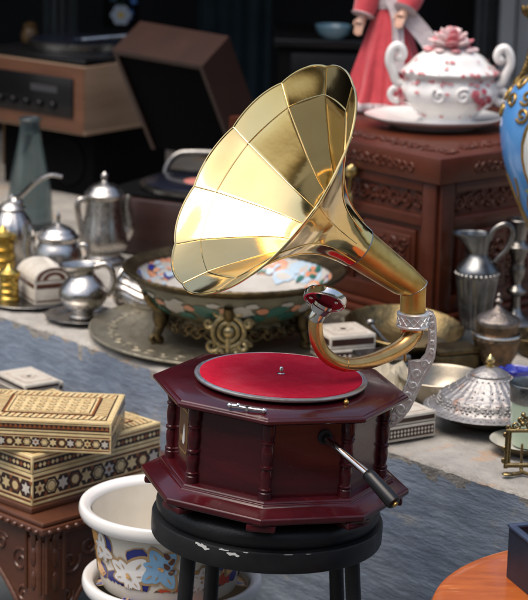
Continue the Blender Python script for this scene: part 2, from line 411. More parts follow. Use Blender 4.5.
# folded seams between the petals
for i in range(NP):
    th = TH0+2*pi*i/NP
    ps = [horn_pt(r, x, th, -.0006) for r, x in hp if r > 25]
    b.tube(ps, [.0013*(.45+.55*r/134) for r, x in hp if r > 25], 6)
    ps = [horn_pt(r, x+.6, th, .0022) for r, x in hp if r > 25]
    b.tube(ps, [.0016*(.45+.55*r/134) for r, x in hp if r > 25], 6)
b.tube([horn_pt(109, 13.3, TH0+2*pi*j/NT, -.0004) for j in range(NT+1)], .0011, 6)
horn = b.build('horn', BRASS, gram, sharp=26, recalc=False)
b = MB()
def crs(x, r): return E+ax*(LH-x*xs), r*k
nk = [(126, 22.1), (127, 21.9), (150, 20.2), (175, 18.3), (192, 17.0)]
dn = (bp(412.5, 309) - E)
pts = [crs(x, r)[0] for x, r in nk]+[E, E+dn*.5, bp(412.5, 326)]
b.tube(pts, [r*k for x, r in nk]+[.0254, .0228, .0226], 40)
# lapped seam along the neck
s0 = [crs(x, r)[0] + (cu*-.75-fw*.66).normalized()*(r*k+.0002) for x, r in nk]
b.tube(s0, .0012, 6)
neck = b.build('neck', BRASSN, horn, sharp=30)
for x, r in ((127, 23.0),):
    c_, q = crs(x, r); b = MB(frame4(c_, hx, hy, ax)); b.lathe([(q-.001, -.003), (q+.0003, -.002), (q+.0003, .002), (q-.001, .003)], 40); b.build('solder_band', SOLDER, horn)
bi = (ax-dn.normalized()).normalized(); tt = (ax*-1+dn.normalized()).normalized()
hxx = hx-tt*hx.dot(tt); hxx.normalize(); b = MB(frame4(E, hxx, tt.cross(hxx), tt)); b.lathe([(.0255, -.0012), (.0266, -.0007), (.0266, .0007), (.0255, .0012)], 40); b.build('solder_band', SOLDER, horn)
# ------------------------------------------------------------------ stool
Ms = Mx.Translation(G) @ Rt @ Mx.Translation((-.008, .004, 0))
stool = thing('bar_stool', 'round black padded bar stool with chipped rim under the gramophone', 'stool', Mx.Translation(V((G.x, G.y, 0))))
b = MB(Ms); b.lathe(sprof([(.08, -.0002), (.14, -.0004), (.178, -.003), (.193, -.011), (.199, -.024), (.197, -.037), (.192, -.044)], 5), 96, cap=True); b.build('seat', VINYL, stool)
b = MB(Ms); b.lathe([(.15, -.043), (.2, -.043), (.2045, -.0445), (.206, -.048), (.206, -.078), (.2045, -.0815), (.2, -.083), (.15, -.083)], 96, cap=True)
rimp = [(.206, -.083), (.206, -.043)]
sf = Surf((0, 0, 0), rimp, .0005); rd = random.Random(3)
for (a0, z0, w, h) in ((-122, -.049, .012, .005), (-120, -.052, .008, .004), (-125, -.047, .006, .003), (-111, -.0475, .012, .0025), (-107, -.0515, .011, .0045), (-104, -.054, .005, .003), (-100, -.046, .006, .0015), (-80, -.0455, .010, .001), (-70, -.0455, .006, .001)):
    po = [(w*(.55+.45*rd.random())*math.cos(t*pi/5), h*(.35+.65*rd.random())*math.sin(t*pi/5)) for t in range(10)]
    sf.decal(b, math.radians(a0), z0, po, 1)
b.build('seat_rim', [BLKMET, CHIP], stool, sharp=35)
for a0 in (-128, -52, 52, 128, ):
    pass
GB = Ms @ V((0, 0, -.08))
for (x0, dy) in ((189, -.10), (215, .085), (333, .09), (351, -.09)):
    tp_ = at_y(x0, 570, GB.y+dy); t0 = V((tp_.x, tp_.y, GB.z-(tp_.x-GB.x)*math.tan(TILT)+.004)); t1 = V((GB.x+(tp_.x-GB.x)*1.25, GB.y+dy*1.3, 0))
    b = MB(); b.tube([t0, t0.lerp(t1, .3), t1], .0135, 18); leg = b.build('leg', BLKMET, stool)
rr_ = []
b = MB(); c = V((GB.x, GB.y, .2)); b.tube([c+V((math.cos(2*pi*i/40)*.135, math.sin(2*pi*i/40)*.135, 0)) for i in range(41)], .009, 10); b.build('foot_ring', BLKMET, stool)
# ------------------------------------------------------------------ ledge
LZ = T.z-.25
A_ = at_z(0, 312, LZ); B_ = at_z(528, 493, LZ)
du = (B_-A_).normalized(); dn_ = V((-du.y, du.x, 0))   # along the ledge to the right / away from the viewer
if dn_.y < 0: dn_ = -dn_
LIME = mat('limewash', (.40, .375, .335), (.27, .255, .23), 14, .9, 0, .9, 60, dirt=(.42, .28, .18), dscale=11, dthr=(.56, .66))
def painted_plaster():
    k = bpy.data.materials.new('blue_grey_paint'); k.use_nodes = True; nt = k.node_tree; N, L = nt.nodes, nt.links; b = N['Principled BSDF']
    tc = N.new('ShaderNodeTexCoord')
    def nz(scale, st, det, rot=0):
        mp = N.new('ShaderNodeMapping'); mp.inputs['Scale'].default_value = st; mp.inputs['Rotation'].default_value = (0, rot, 0); L.new(tc.outputs['Object'], mp.inputs[0])
        n = N.new('ShaderNodeTexNoise'); n.inputs['Scale'].default_value = scale; n.inputs['Detail'].default_value = det; n.inputs['Roughness'].default_value = .62; L.new(mp.outputs[0], n.inputs[0]); return n.outputs['Fac']
    def rmp(v, a, z, c=0, d=1):
        r = N.new('ShaderNodeMapRange'); r.inputs[1].default_value = a; r.inputs[2].default_value = z; r.inputs[3].default_value = c; r.inputs[4].default_value = d; L.new(v, r.inputs[0]); return r.outputs[0]
    def mx(f, A, B, mode='MIX'):
        x = N.new('ShaderNodeMix'); x.data_type = 'RGBA'; x.blend_type = mode
        if isinstance(f, float): x.inputs[0].default_value = f
        else: L.new(f, x.inputs[0])
        for i_, q in ((6, A), (7, B)):
            if isinstance(q, tuple): x.inputs[i_].default_value = (*q, 1)
            else: L.new(q, x.inputs[i_])
        return x.outputs[2]
    cloud = nz(4.5, (1, 1, 1.4), 6); streak = nz(11, (1.3, 1, 4.2), 8, .2); fine = nz(34, (1, 1, 3.5), 6, .12); patch = nz(7, (1, 1, 1.8), 9)
    c = mx(rmp(cloud, .35, .65), (.20, .255, .345), (.34, .40, .485))
    c = mx(rmp(streak, .62, .40, 0, .42), c, (.15, .175, .225))
    c = mx(rmp(fine, .60, .74, 0, .45), c, (.42, .44, .46))
    c = mx(rmp(patch, .60, .66, 0, .75), c, (.40, .405, .40))
    L.new(c, b.inputs['Base Color']); L.new(rmp(patch, .3, .7, .38, .68), b.inputs['Roughness'])
    ad = N.new('ShaderNodeMath'); ad.operation = 'ADD'; L.new(streak, ad.inputs[0]); f2 = rmp(fine, 0, 1, 0, .55); L.new(f2, ad.inputs[1])
    bp = N.new('ShaderNodeBump'); bp.inputs['Strength'].default_value = .42; bp.inputs['Distance'].default_value = .012; L.new(ad.outputs[0], bp.inputs['Height']); L.new(bp.outputs[0], b.inputs['Normal'])
    return k
BLUEW = painted_plaster()
Ml = frame4(A_, du, dn_, V((0, 0, 1)))
ledge = thing('stone_ledge', 'long masonry ledge with limewashed top and streaky blue grey front carrying the bric a brac', 'ledge', Mx.Translation(V((A_.x, A_.y, 0))) @ Ml.to_3x3().to_4x4())
from mathutils import noise as mn
ln = (B_-A_).length; x0, x1 = -2.2, ln+1.6
def edge_y(x): return .012*mn.noise(V((x*3, 0, 0)))+.010*mn.noise(V((x*11, 3, 0)))+.005*mn.noise(V((x*40, 5, 0)))
NXL = 420
b = MB(Ml); pts = []; NY = 26
for j in range(NY):
    for i in range(NXL+1):
        x = x0+(x1-x0)*i/NXL; t = j/(NY-1); y = edge_y(x)+(2.6 if j == NY-1 else .45*(t**1.6))
        z = -.006*abs(mn.noise(V((x*38, y*38, 4))))*max(0, 1-t*3)+.006*mn.noise(V((x*5, y*5, 1)))*min(1, t*4+.2)+.003*mn.noise(V((x*30, y*30, 1)))*(1-t) - .012*max(0, 1-t*9)**1.5
        if .02 < t: z = min(z, .0005) - .0025
        pts.append((x, y, z))
W = NXL+1
b.add(pts, [(j*W+i, j*W+i+1, (j+1)*W+i+1, (j+1)*W+i) for j in range(NY-1) for i in range(NXL)])
b.build('ledge_top', LIME, ledge, sharp=60)
b = MB(Ml); pts = []; NZ = 90
for j in range(NZ):
    for i in range(NXL+1):
        x = x0+(x1-x0)*i/NXL; t = j/(NZ-1); t = t**1.5; z = -.012-(LZ-.012)*t
        d_ = .008*mn.noise(V((x*2.0, z*2.5, 7)))+.0022*mn.noise(V((x*9, z*16, 7)))
        pts.append((x, edge_y(x)*max(0, 1-t*3)-.002-d_*min(1, t*8)+.05*t, z))
b.add(pts, [(j*W+i, j*W+i+1, (j+1)*W+i+1, (j+1)*W+i) for j in range(NZ-1) for i in range(NXL)])
o_f = b.build('ledge_front', [BLUEW, LIME], ledge, sharp=60)
for p_ in o_f.data.polygons:
    c_ = p_.center
    if LZ-c_.z < .022+.020*mn.noise(V((c_.x*7, c_.z*8, 2)))+.022*mn.noise(V((c_.x*26, c_.z*26, 9))) or (mn.noise(V((c_.x*11, c_.z*22, 31))) > .62 and c_.z > LZ-.20): p_.material_index = 1
# ------------------------------------------------------------------ ground, dark shop behind; unseen side walls and roof added to shade it
GRD = mat('paving_stone', (.075, .085, .085), (.04, .046, .048), 3, .7, 0, .4, 20)
b = MB(); b.box((0, 10, -.02), (90, 90, .04)); tag(b.build('ground', GRD), None, None, None, 'structure')
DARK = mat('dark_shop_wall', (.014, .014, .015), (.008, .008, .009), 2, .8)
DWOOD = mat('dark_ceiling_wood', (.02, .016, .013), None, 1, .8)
def struct(nm, b, m): return tag(b.build(nm, m), None, None, None, 'structure')
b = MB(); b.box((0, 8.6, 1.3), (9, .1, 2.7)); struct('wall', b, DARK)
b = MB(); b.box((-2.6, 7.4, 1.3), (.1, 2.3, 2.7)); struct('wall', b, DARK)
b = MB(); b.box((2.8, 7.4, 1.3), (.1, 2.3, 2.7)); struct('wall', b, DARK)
b = MB(); b.box((0, 7.65, 2.08), (9.4, 2.2, .1)); struct('shade_ceiling', b, DWOOD)  # out of view, added low to keep sky light off the background
# ------------------------------------------------------------------ materials for the wares
SILV = mat('old_silver', (.60, .58, .55), (.36, .34, .31), 18, .27, 1, .08, 60, rvar=.1)
SILVD = mat('tarnished_silver', (.33, .32, .30), (.16, .155, .15), 14, .3, 1, .1, 60, rvar=.1)
PEWT = mat('pewter', (.26, .27, .27), (.13, .135, .14), 14, .34, 1, .15, 40, rvar=.1)
GOLD = mat('yellow_brass', (.66, .47, .12), (.42, .27, .06), 18, .25, 1, .1, 50)
OLDBR = mat('old_brass', (.30, .225, .105), (.13, .095, .045), 22, .36, 1, .25, 60, rvar=.12)
DKBR = mat('dark_bronze', (.15, .11, .055), (.055, .042, .024), 30, .42, 1, .3, 70)
TRAYM = mat('engraved_tray', (.48, .44, .34), (.30, .275, .21), 9, .46, 1, .5, 40, rvar=.1)
PORC = mat('white_porcelain', (.76, .745, .72), None, 1, .18, 0, coat=.5)
CREAM = mat('cream_porcelain', (.62, .56, .46), (.56, .50, .40), 6, .25, 0, coat=.5)
PINK = mat('pink_glaze', (.50, .10, .13), (.64, .28, .28), 40, .25)
ROSE = mat('rose_glaze', (.34, .03, .06), (.5, .12, .15), 50, .25)
NAVY = mat('navy_glaze', (.02, .025, .17), (.03, .04, .22), 20, .2)
SKYB = mat('sky_glaze', (.16, .36, .60), (.25, .46, .66), 20, .2)
ORNG = mat('orange_glaze', (.68, .33, .08), (.72, .45, .18), 20, .25)
REDG = mat('red_glaze', (.50, .05, .03), (.5, .12, .04), 30, .25)
BRWN = mat('brown_glaze', (.10, .035, .02), None, 1, .3)
TANL = mat('tan_outline', (.42, .27, .13), None, 1, .4)
TEAL = mat('teal_glaze', (.018, .085, .065), (.03, .13, .10), 20, .25)
IVORY = mat('ivory_inlay', (.76, .61, .34), (.60, .44, .20), 60, .33, dirt=(.42, .28, .12), dscale=40, dthr=(.6, .8), coat=.25)
MPEARL = mat('bone_inlay', (.62, .58, .50), (.5, .45, .38), 50, .33, coat=.25)
INKB = mat('dark_inlay', (.04, .014, .009), (.025, .01, .008), 40, .35, coat=.25)
ORIN = mat('orange_inlay', (.30, .10, .028), (.20, .06, .016), 60, .35, coat=.25)
WALN = mat('walnut', (.105, .034, .014), (.05, .015, .007), 5, .38, 0, .12, 50, stretch=(1, 1, 4), coat=.3)
CHESTW = mat('carved_redwood', (.088, .0185, .0062), (.042, .009, .0035), 4, .42, 0, .12, 45, coat=.08, spec=.3, rvar=.08)
# ------------------------------------------------------------------ marquetry boxes
IR = random.Random(77)
def inlay_strip(mb, M, w, h, rows):
    """rows of (height share, kind) laid on a w x h face in the xy plane of M, bottom to top"""
    tot = sum(r[0] for r in rows); y = -h/2
    def poly(pts, mi, lv): mb.add([M @ V((a, c, .00022*lv)) for a, c in pts], [tuple(range(len(pts)))], mi)
    for share, kind in rows:
        hh = h*share/tot; y1 = y+hh; cy = (y+y1)/2
        if kind in (0, 1, 2, 3): poly([(-w/2, y), (w/2, y), (w/2, y1), (-w/2, y1)], kind, 1)
        elif kind == 'saw':
            poly([(-w/2, y), (w/2, y), (w/2, y1), (-w/2, y1)], 1, 1); n = max(3, int(w/(hh*1.15))); s = w/n
            for i in range(n):
                xa = -w/2+i*s; poly([(xa, y), (xa+s, y), (xa+s*.5, y1)], 2 if i % 2 else 3, 2)
        elif kind == 'dia':
            poly([(-w/2, y), (w/2, y), (w/2, y1), (-w/2, y1)], 1, 1); n = max(3, int(w/hh)); s = w/n
            for i in range(n):
                xa = -w/2+(i+.5)*s; poly([(xa-s*.46, cy), (xa, y+hh*.05), (xa+s*.46, cy), (xa, y1-hh*.05)], 0 if i % 3 else 2, 2)
        elif kind == 'hat':
            poly([(-w/2, y), (w/2, y), (w/2, y1), (-w/2, y1)], 0, 1); n = max(3, int(w/hh*2.1)); s = w/n
            for i in range(n):
                xa = -w/2+i*s
                poly([(xa+s*.1, y), (xa+s*.4, y), (xa+s*.95, y1), (xa+s*.65, y1)], 1 if i % 2 else 2, 2)
        elif kind == 'star':
            poly([(-w/2, y), (w/2, y), (w/2, y1), (-w/2, y1)], 1, 1); n = max(2, int(w/(hh*.80))); s = w/n
            for i in range(n):
                xa = -w/2+(i+.5)*s+IR.uniform(-.03, .03)*s; R = min(s*1.08, hh)*.5*IR.uniform(.94, 1.02)
                P = lambda q: [(xa+u_, cy+v_) for u_, v_ in q]
                if i % 2 == 0:
                    mi = 4 if i % 4 else 0
                    poly(P(star_poly(6, R*.92, R*.52, pi/6)), mi, 2); poly(P(ring_poly(6, R*.30)), 2 if i % 6 == 0 else mi, 3)
                else:
                    poly(P(ring_poly(6, R*.86, 0)), 0 if i % 3 else 2, 2); poly(P(ring_poly(12, R*.70)), 1, 3); poly(P(ring_poly(12, R*.58)), 0, 4)
                for sg in (1, -1): poly([(xa+s/2-R*.34, cy+sg*hh*.49), (xa+s/2+R*.34, cy+sg*hh*.49), (xa+s/2, cy+sg*hh*.22)], 0 if i % 2 else 2, 3)
        elif kind == 'lat':
            poly([(-w/2, y), (w/2, y), (w/2, y1), (-w/2, y1)], 1, 1); n = max(2, int(w/hh*2)); s = w/n
            for i in range(n):
                for q in (0, 1):
                    xa = -w/2+(i+.5)*s; yy = y+hh*(.25+.5*q); r_ = min(s*.40, hh*.20)
                    poly([(xa-r_, yy), (xa, yy-r_*1.1), (xa+r_, yy), (xa, yy+r_*1.1)], 4, 2)
        y = y1
INL = [IVORY, INKB, ORIN, ORIN, MPEARL]
def inlay_box(name, label, M, w, d, h, hl, side, lidrows, top, mats=None, base=IVORY, group=None):
    """M: frame at the centre of the bottom; hl: lid height"""
    t = thing(name, label, 'box', M, group); mats = mats or INL
    hb = h-hl
    bd = MB(M); bd.box((0, 0, hb/2), (w, d, hb-.001), bev=.0012)
    ld = MB(M); ld.box((0, 0, hb+hl/2+.0004), (w+.0012, d+.0012, hl-.0012), bev=.0016)
    e = .0004; bd.M = ld.M = Mx.Identity(4)
    for (ex, ey, o, ww) in ((V((1, 0, 0)), V((0, 0, 1)), V((0, -d/2-e, 0)), w), (V((0, 1, 0)), V((0, 0, 1)), V((w/2+e, 0, 0)), d),
                            (V((-1, 0, 0)), V((0, 0, 1)), V((0, d/2+e, 0)), w), (V((0, -1, 0)), V((0, 0, 1)), V((-w/2-e, 0, 0)), d)):
        nz = ex.cross(ey)
        inlay_strip(bd, M @ frame4(o+V((0, 0, hb/2)), ex, ey, nz), ww-.007, hb-.006, side)
        inlay_strip(ld, M @ frame4(o+nz*.0006+V((0, 0, hb+hl/2)), ex, ey, nz), ww-.007, hl-.006, lidrows)
    Mt = M @ Mx.Translation((0, 0, h+.0003))
    top(ld, Mt, w-.006, d-.006)
    bd.build('box_body', mats, t, sharp=30, recalc=False)
    ld.build('lid', mats, t, sharp=30, recalc=False)
    return t
def top_rich(mb, M, w, d):
    def poly(pts, mi, lv): mb.add([M @ V((a, c, .00022*lv)) for a, c in pts], [tuple(range(len(pts)))], mi)
    def rect(a, c, mi, lv): poly([(-a/2, -c/2), (a/2, -c/2), (a/2, c/2), (-a/2, c/2)], mi, lv)
    q = 0
    for k_, mi in ((0, 0), (.008, 1), (.011, 0)): rect(w-k_*2, d-k_*2, mi, q); q += 1
    bw = .024
    for (L_, off, rot) in ((w, d/2-.011-bw/2, 0), (w, d/2-.011-bw/2, pi), (d, w/2-.011-bw/2, pi/2), (d, w/2-.011-bw/2, -pi/2)):
        inlay_strip(mb, M @ Mx.Rotation(rot, 4, 'Z') @ Mx.Translation((0, -off, .0006)), L_-.022-(bw*2 if abs(rot) in (pi/2,) else 0), bw, [(1, 'hat')])
    q = 6
    for k_, mi in ((.036, 1), (.039, 2), (.043, 0), (.047, 1), (.0495, 0)): rect(w-k_*2, d-k_*2, mi, q); q += 1
    iw, idp = w-.104, d-.104
    if idp > .02:
        n = max(2, int(iw/.021)); mm = max(1, int(idp/.019))
        for i in range(n):
            for j in range(mm):
                x = -iw/2+(i+.5)*iw/n; y = -idp/2+(j+.5)*idp/mm; R = .0098
                poly([(x+a, y+c) for a, c in star_poly(6, R, R*.5, (i+j) % 2*.5)], 1 if (i+j) % 2 else 2, 12)
                poly([(x+a, y+c) for a, c in star_poly(6, R*.66, R*.36, (i+j) % 2*.5)], 0, 13)
def top_white(mb, M, w, d):
    def poly(pts, mi, lv): mb.add([M @ V((a, c, .00022*lv)) for a, c in pts], [tuple(range(len(pts)))], mi)
    poly([(-w/2, -d/2), (w/2, -d/2), (w/2, d/2), (-w/2, d/2)], 4, 0)
    for s_, mi, lv in ((.80, 2, 1), (.77, 4, 2)): poly([(-w/2*s_, -d/2*s_), (w/2*s_, -d/2*s_), (w/2*s_, d/2*s_), (-w/2*s_, d/2*s_)], mi, lv)
    R = min(w, d)*.26; poly(star_poly(8, R, R*.6), 2, 3); poly(star_poly(8, R*.9, R*.52), 4, 4); poly(ring_poly(10, R*.3), 1, 5)
def rich_side(n): return [(.35, 0), (.2, 1), (.22, 2), (.25, 0), (2.9, 'star'), (.25, 0), (.2, 2), (.2, 1), (.3, 0)]
def rect_from(pc, pl_, pr, z):
    """frame whose -y face runs from the near corner pc to the right, from three pixels on the plane z"""
    c, l, r = at_z(*pc, z), at_z(*pl_, z), at_z(*pr, z); a = (r-c); a.z = 0; w = a.length; a.normalize(); q = V((-a.y, a.x, 0)); d = (l-c).dot(q)
    return c, a, q, w, d
# ------------------------------------------------------------------ carved side table, boxes, planters (left foreground)
TZ = .40
tc_, ta, tq, _, _ = rect_from((43, 524), (0, 492), (100, 508), TZ)
TW, TD = .50, .60
Mt = frame4(tc_, ta, tq, V((0, 0, 1))); Mt.translation = tc_ + ta*(TW/2)+tq*(TD/2); Mt.translation.z = 0
tab = thing('carved_table', 'low carved walnut table with arched aprons under the two large inlaid boxes', 'table', Mt)
b = MB(Mt)
for (z, hh, s_) in ((TZ-.005, .01, 0), (TZ-.0185, .016, .006), (TZ-.034, .014, -.006)): b.box((0, 0, z), (TW+s_*2, TD+s_*2, hh), bev=.004)
for (ex, o, ww) in ((V((1, 0, 0)), V((0, -TD/2-.007, 0)), TW), (V((0, 1, 0)), V((TW/2+.007, 0, 0)), TD), (V((0, -1, 0)), V((-TW/2-.007, 0, 0)), TD)):
    nn = int(ww/.022)
    for i in range(nn):
        p = Mt @ (o + ex*(-ww/2+(i+.5)*ww/nn)+V((0, 0, TZ-.0185))); 
        bb = MB(); b.M = Mx.Identity(4); b.ball(p, .0062, 8, 6, 0, (1, 1, .9)); b.M = Mt
b.build('table_top', WALN, tab, sharp=35)
for (ex, o, ww) in ((V((1, 0, 0)), V((0, -TD/2+.02, 0)), TW), (V((0, 1, 0)), V((TW/2-.02, 0, 0)), TD), (V((-1, 0, 0)), V((0, TD/2-.02, 0)), TW), (V((0, -1, 0)), V((-TW/2+.02, 0, 0)), TD)):
    nz = ex.cross(V((0, 0, 1))); Mf_ = Mt @ frame4(o+V((0, 0, TZ-.041)), ex, V((0, 0, 1)), nz)
    hw = ww/2-.05; arch = [(-hw, 0), (hw, 0)]
    for i in range(25):
        t = i/24; x = hw-2*hw*t; arch.append((x, -.05-.16*abs(2*t-1)**2.2-.012*math.cos(t*6*pi)*0))
    b = MB(Mf_); b.prism(arch, -.012, .008)
    for sg in (1, -1):
        for (cx, cy, R) in ((.86, -.06, .028), (.62, -.035, .022), (.38, -.028, .018), (.90, -.13, .02)):
            b.M = Mx.Identity(4); b.tube([Mf_ @ V((sg*hw*cx+p[0]-0, cy+p[1], .008)) for p in spiral(0, 0, R, 1.4, .5, sg, 16)], .0038, 6); b.M = Mf_
        b.M = Mx.Identity(4); b.tube([Mf_ @ V((sg*hw*(1-.9*t), -.046-.16*abs(1-.9*t)**2.2, .009)) for t in [q/14 for q in range(15)]], .005, 8); b.M = Mf_
    b.build('apron', WALN, tab, sharp=35)
for sx in (-1, 1):
    for sy in (-1, 1):
        b = MB(Mt); x, y = sx*(TW/2-.035), sy*(TD/2-.035)
        b.box((x, y, TZ-.041-.11), (.062, .062, .22), bev=.006)
        b.lathe([(.02, 0), (.028, .006), (.028, .03), (.022, .05), (.026, .09), (.034, .13), (.034, .15), (.028, .162), (.036, .172), (.036, .184), (.03, .19)], 16, (x, y, 0), cap=True)
        for (ox, oy, R_) in ((0, sy*.031, 0), (sx*.031, 0, pi/2)):
            for zz in (.36, .32, .27):
                b.ball((x+ox, y+oy, zz), .016, 10, 6, 0, (.55 if R_ == 0 else .25, .25 if R_ == 0 else .55, 1.3))
            for s_ in (-1, 1):
                px_ = [(x+ox+(s_*.022 if R_ == 0 else 0), y+oy+(s_*.022 if R_ else 0), zz) for zz in (.25, .38)]; b.tube(px_, .005, 6)
        b.build('leg', WALN, tab, sharp=35)
# large inlaid box
BZ = TZ+.013
b = MB(); c, a, q, w, d = rect_from((32, 507), (-34, 474), (160, 470), BZ)
w = min(w, .40); d = .34
Mb1 = frame4(c+a*w/2+q*d/2, a, q, V((0, 0, 1)))
s1 = depth(c)/F
# plinth board the box stands on
pb = MB(frame4(c+a*w/2+q*d/2, a, q, V((0, 0, 1)))); pb.box((0, 0, -.0065), (w+.014, d+.014, .012), bev=.003)
tag(pb.build('wooden_board', WALN), 'thin dark wooden board under the larger inlaid box', 'board')
hB1 = .105
inlay_box('inlaid_box', 'larger marquetry box with star band, bottom of the stack on the carved table', Mb1, w, d, hB1, .038, rich_side(0),
          [(.5, 0), (.3, 1), (1.1, 'dia'), (.3, 1), (.4, 0), (.3, 2), (.3, 0)], top_rich, group='inlaid marquetry boxes')
c2, a2, q2, w2, d2 = rect_from((116, 449), (128, 430), (116, 449), BZ+hB1) if False else (None,)*5
z2 = BZ+hB1+.003
P1, P2, P3 = at_z(111, 455, z2), at_z(-22, 449, z2), at_z(128, 425, z2)
a2 = (P1-P2); a2.z = 0; w2 = a2.length; a2.normalize(); q2 = V((-a2.y, a2.x, 0)); d2 = max(.2, min(.26, (P3-P1).dot(q2)))
M2 = frame4(P1-a2*w2/2+q2*d2/2, a2, q2, V((0, 0, 1)))
inlay_box('inlaid_box', 'smaller marquetry box lying askew on top of the larger inlaid box', M2, w2, d2, .066, .026, rich_side(0),
          [(.4, 0), (.5, 1), (1.2, 'saw'), (.25, 0), (.25, 1), (.3, 0)], top_rich, group='inlaid marquetry boxes')
# pale boxes behind
zb = BZ-.013
def pale_box(name, label, pc, dir_deg, w, d, h, hl, z, group=None):
    c = at_z(*pc, z); a = V((math.cos(math.radians(dir_deg)), math.sin(math.radians(dir_deg)), 0)); q = V((-a.y, a.x, 0))
    M = frame4(c+a*w/2+q*d/2, a, q, V((0, 0, 1)))
    return inlay_box(name, label, M, w, d, h, hl, [(.3, 4), (.3, 1), (1.6, 'lat'), (.3, 1), (.3, 4)], [(.5, 4), (1, 1), (.5, 4)], top_white, [MPEARL, INKB, ORIN, ORIN, MPEARL], group=group)
pale_box('bone_box', 'lower of two pale bone boxes behind the marquetry boxes', (6, 424), 36, .15, .15, .078, .024, zb, 'pale bone boxes')
pale_box('bone_box', 'pale bone box with dark banded lid, upper one behind the marquetry boxes', (25, 404), 36, .088, .12, .042, .018, zb+.079, 'pale bone boxes')
# planters
def planter(label, px, py, rx, wallh, seed, z0):
    dep = 4.2; c = at_d(px, py, dep); s = dep/F; R = rx*s; zr = c.z
    base = V((c.x, c.y, 0)); t = thing('planter', label, 'planter', base+V((0, 0, z0)), 'nested floral planters')
    pr = sprof([(R*.62, z0+.001), (R*.66, z0+.02), (R*.74, zr-.16), (R*.80, zr-.10), (R*.86, zr-.045), (R*.885, zr-.03)], 5)
    o = MB(); o.lathe([(.01, z0+.001)]+pr, 96, base)
    o.lathe([(R*.855, zr-.012), (R*.82, zr-.05), (R*.72, zr-.13), (R*.58, z0+.03), (.01, z0+.028)], 72, base, mi=0)
    sf = Surf(base, pr, .0007); rd = random.Random(seed)
    zt = zr-.035; zl = zr-.16
    def leaf(l, w_): return [(l*math.cos(a)*.5+l*.5, w_*math.sin(a)*(1-.3*math.cos(a))) for a in [2*pi*i/14 for i in range(14)]]
    # white blossoms with tan outlines, navy, sky, orange and red fillings
    spots = []
    for i in range(70):
        an = rd.uniform(0, 2*pi); z = rd.uniform(zl, zt-.008); r_ = rd.uniform(.017, .031)
        mi = rd.choice([2, 2, 2, 2, 4, 4, 6])
        po = [(r_*(.6+.5*rd.random())*math.cos(2*pi*k/11)*1.2, r_*(.5+.6*rd.random())*math.sin(2*pi*k/11)) for k in range(11)]
        sf.decal(o, an, z, po, 5, 1+i*.008, 0, 1.10); sf.decal(o, an, z, po, mi, 1.6+i*.008)
    R_0 = rd
    for i in range(12):
        an = 2*pi*i/12+rd.uniform(-.08, .08); z = zl+.045+(.042 if i % 2 else 0)+rd.uniform(-.01, .01); n = rd.choice([5, 6, 7]); r_ = rd.uniform(.036, .052)
        mp_ = [1, 1, 1, 3, 1, 4][i % 6]
        rb_ = r_
        for k in range(n):
            r_ = rb_*rd.uniform(.62, 1.2); rot = 2*pi*k/n+rd.uniform(-.25, .25); sf.decal(o, an, z, leaf(r_, r_*.33), 5, 3+k*.04, rot, 1.1); sf.decal(o, an, z, leaf(r_*.96, r_*.295), mp_, 4+k*.04, rot)
            sf.decal(o, an+math.cos(rot)*r_*.45/R/.8, z+math.sin(rot)*r_*.45, leaf(r_*.3, r_*.03), 5, 5.5, rot)
        r_ = rb_; [sf.decal(o, an+rd.uniform(-.03, .03), z+rd.uniform(-.005, .005), ring_poly(6, r_*.07), 5 if q_ % 2 else 4, 6+q_*.1) for q_ in range(5)]
        if i % 4 == 1:
            for k in range(4): sf.decal(o, an+.10, z+.022-.011*k, leaf(.016, .005), 7, 5, .9 if k % 2 else 2.2)
    o.build('pot_body', [mat('cream_ground', (.70, .66, .58), (.62, .57, .48), 12, .22, coat=.5), PORC, NAVY, SKYB, ORNG, TANL, REDG, BRWN], t, sharp=40, recalc=False)
    rm = MB(); rm.lathe(sprof([(R*.86, zr-.026), (R*.91, zr-.028), (R*.97, zr-.025), (R*.997, zr-.016), (R, zr-.007), (R*.985, zr+.001), (R*.955, zr+.002), (R*.92, zr), (R*.885, zr-.004), (R*.865, zr-.010), (R*.85, zr-.022)], 4), 96, base)
    rm.build('rim', PORC, t)
    return c
planter('white planter with blue and orange flower glaze, upper one nested in another', 170.5, 502, 91.5, .2, 4, .33)
planter('white rimmed planter holding the upper flowered planter', 172, 575, 90, .2, 9, 0)
# ------------------------------------------------------------------ orange table and box, right foreground
OR = mat('orange_varnish', (.42, .105, .016), (.27, .055, .010), 5, .32, 0, .06, 60, coat=.4, stretch=(1.5, 9, 1), dirt=(.55, .22, .08), dscale=16, dthr=(.6, .75))
c = at_z(660, 616, .604); R = 230*depth(c)/F
ot = thing('round_table', 'round orange varnished table at the lower right corner', 'table', V((c.x, c.y, 0)))
b = MB(); b.lathe([(.02, .566), (R-.015, .566), (R-.004, .572), (R, .582), (R, .594), (R-.004, .602), (R-.012, .604), (R-.03, .6045), (.02, .6045)], 96, (c.x, c.y, 0), cap=True); b.build('table_top', OR, ot, sharp=35)
b = MB(); b.lathe([(.16, 0), (.16, .02), (.05, .05), (.03, .2), (.045, .3), (.03, .4), (.06, .55), (.1, .566)], 24, (c.x, c.y, 0), cap=True); b.build('pedestal', OR, ot)
NB = mat('navy_box_paint', (.008, .011, .02), (.012, .018, .035), 20, .45)
NBE = mat('navy_box_edge', (.03, .045, .085), None, 1, .4)
c = at_z(541, 605, .6045); a = V((.95, .31, 0)).normalized(); q = V((-a.y, a.x, 0)); w, d, h = .16, .05, .085
Mn = frame4(c+a*w/2+q*.062, a, q, V((0, 0, 1)))
nb_ = thing('open_box', 'small open navy box standing on the orange table', 'box', Mn)
b = MB(Mn); D = .12
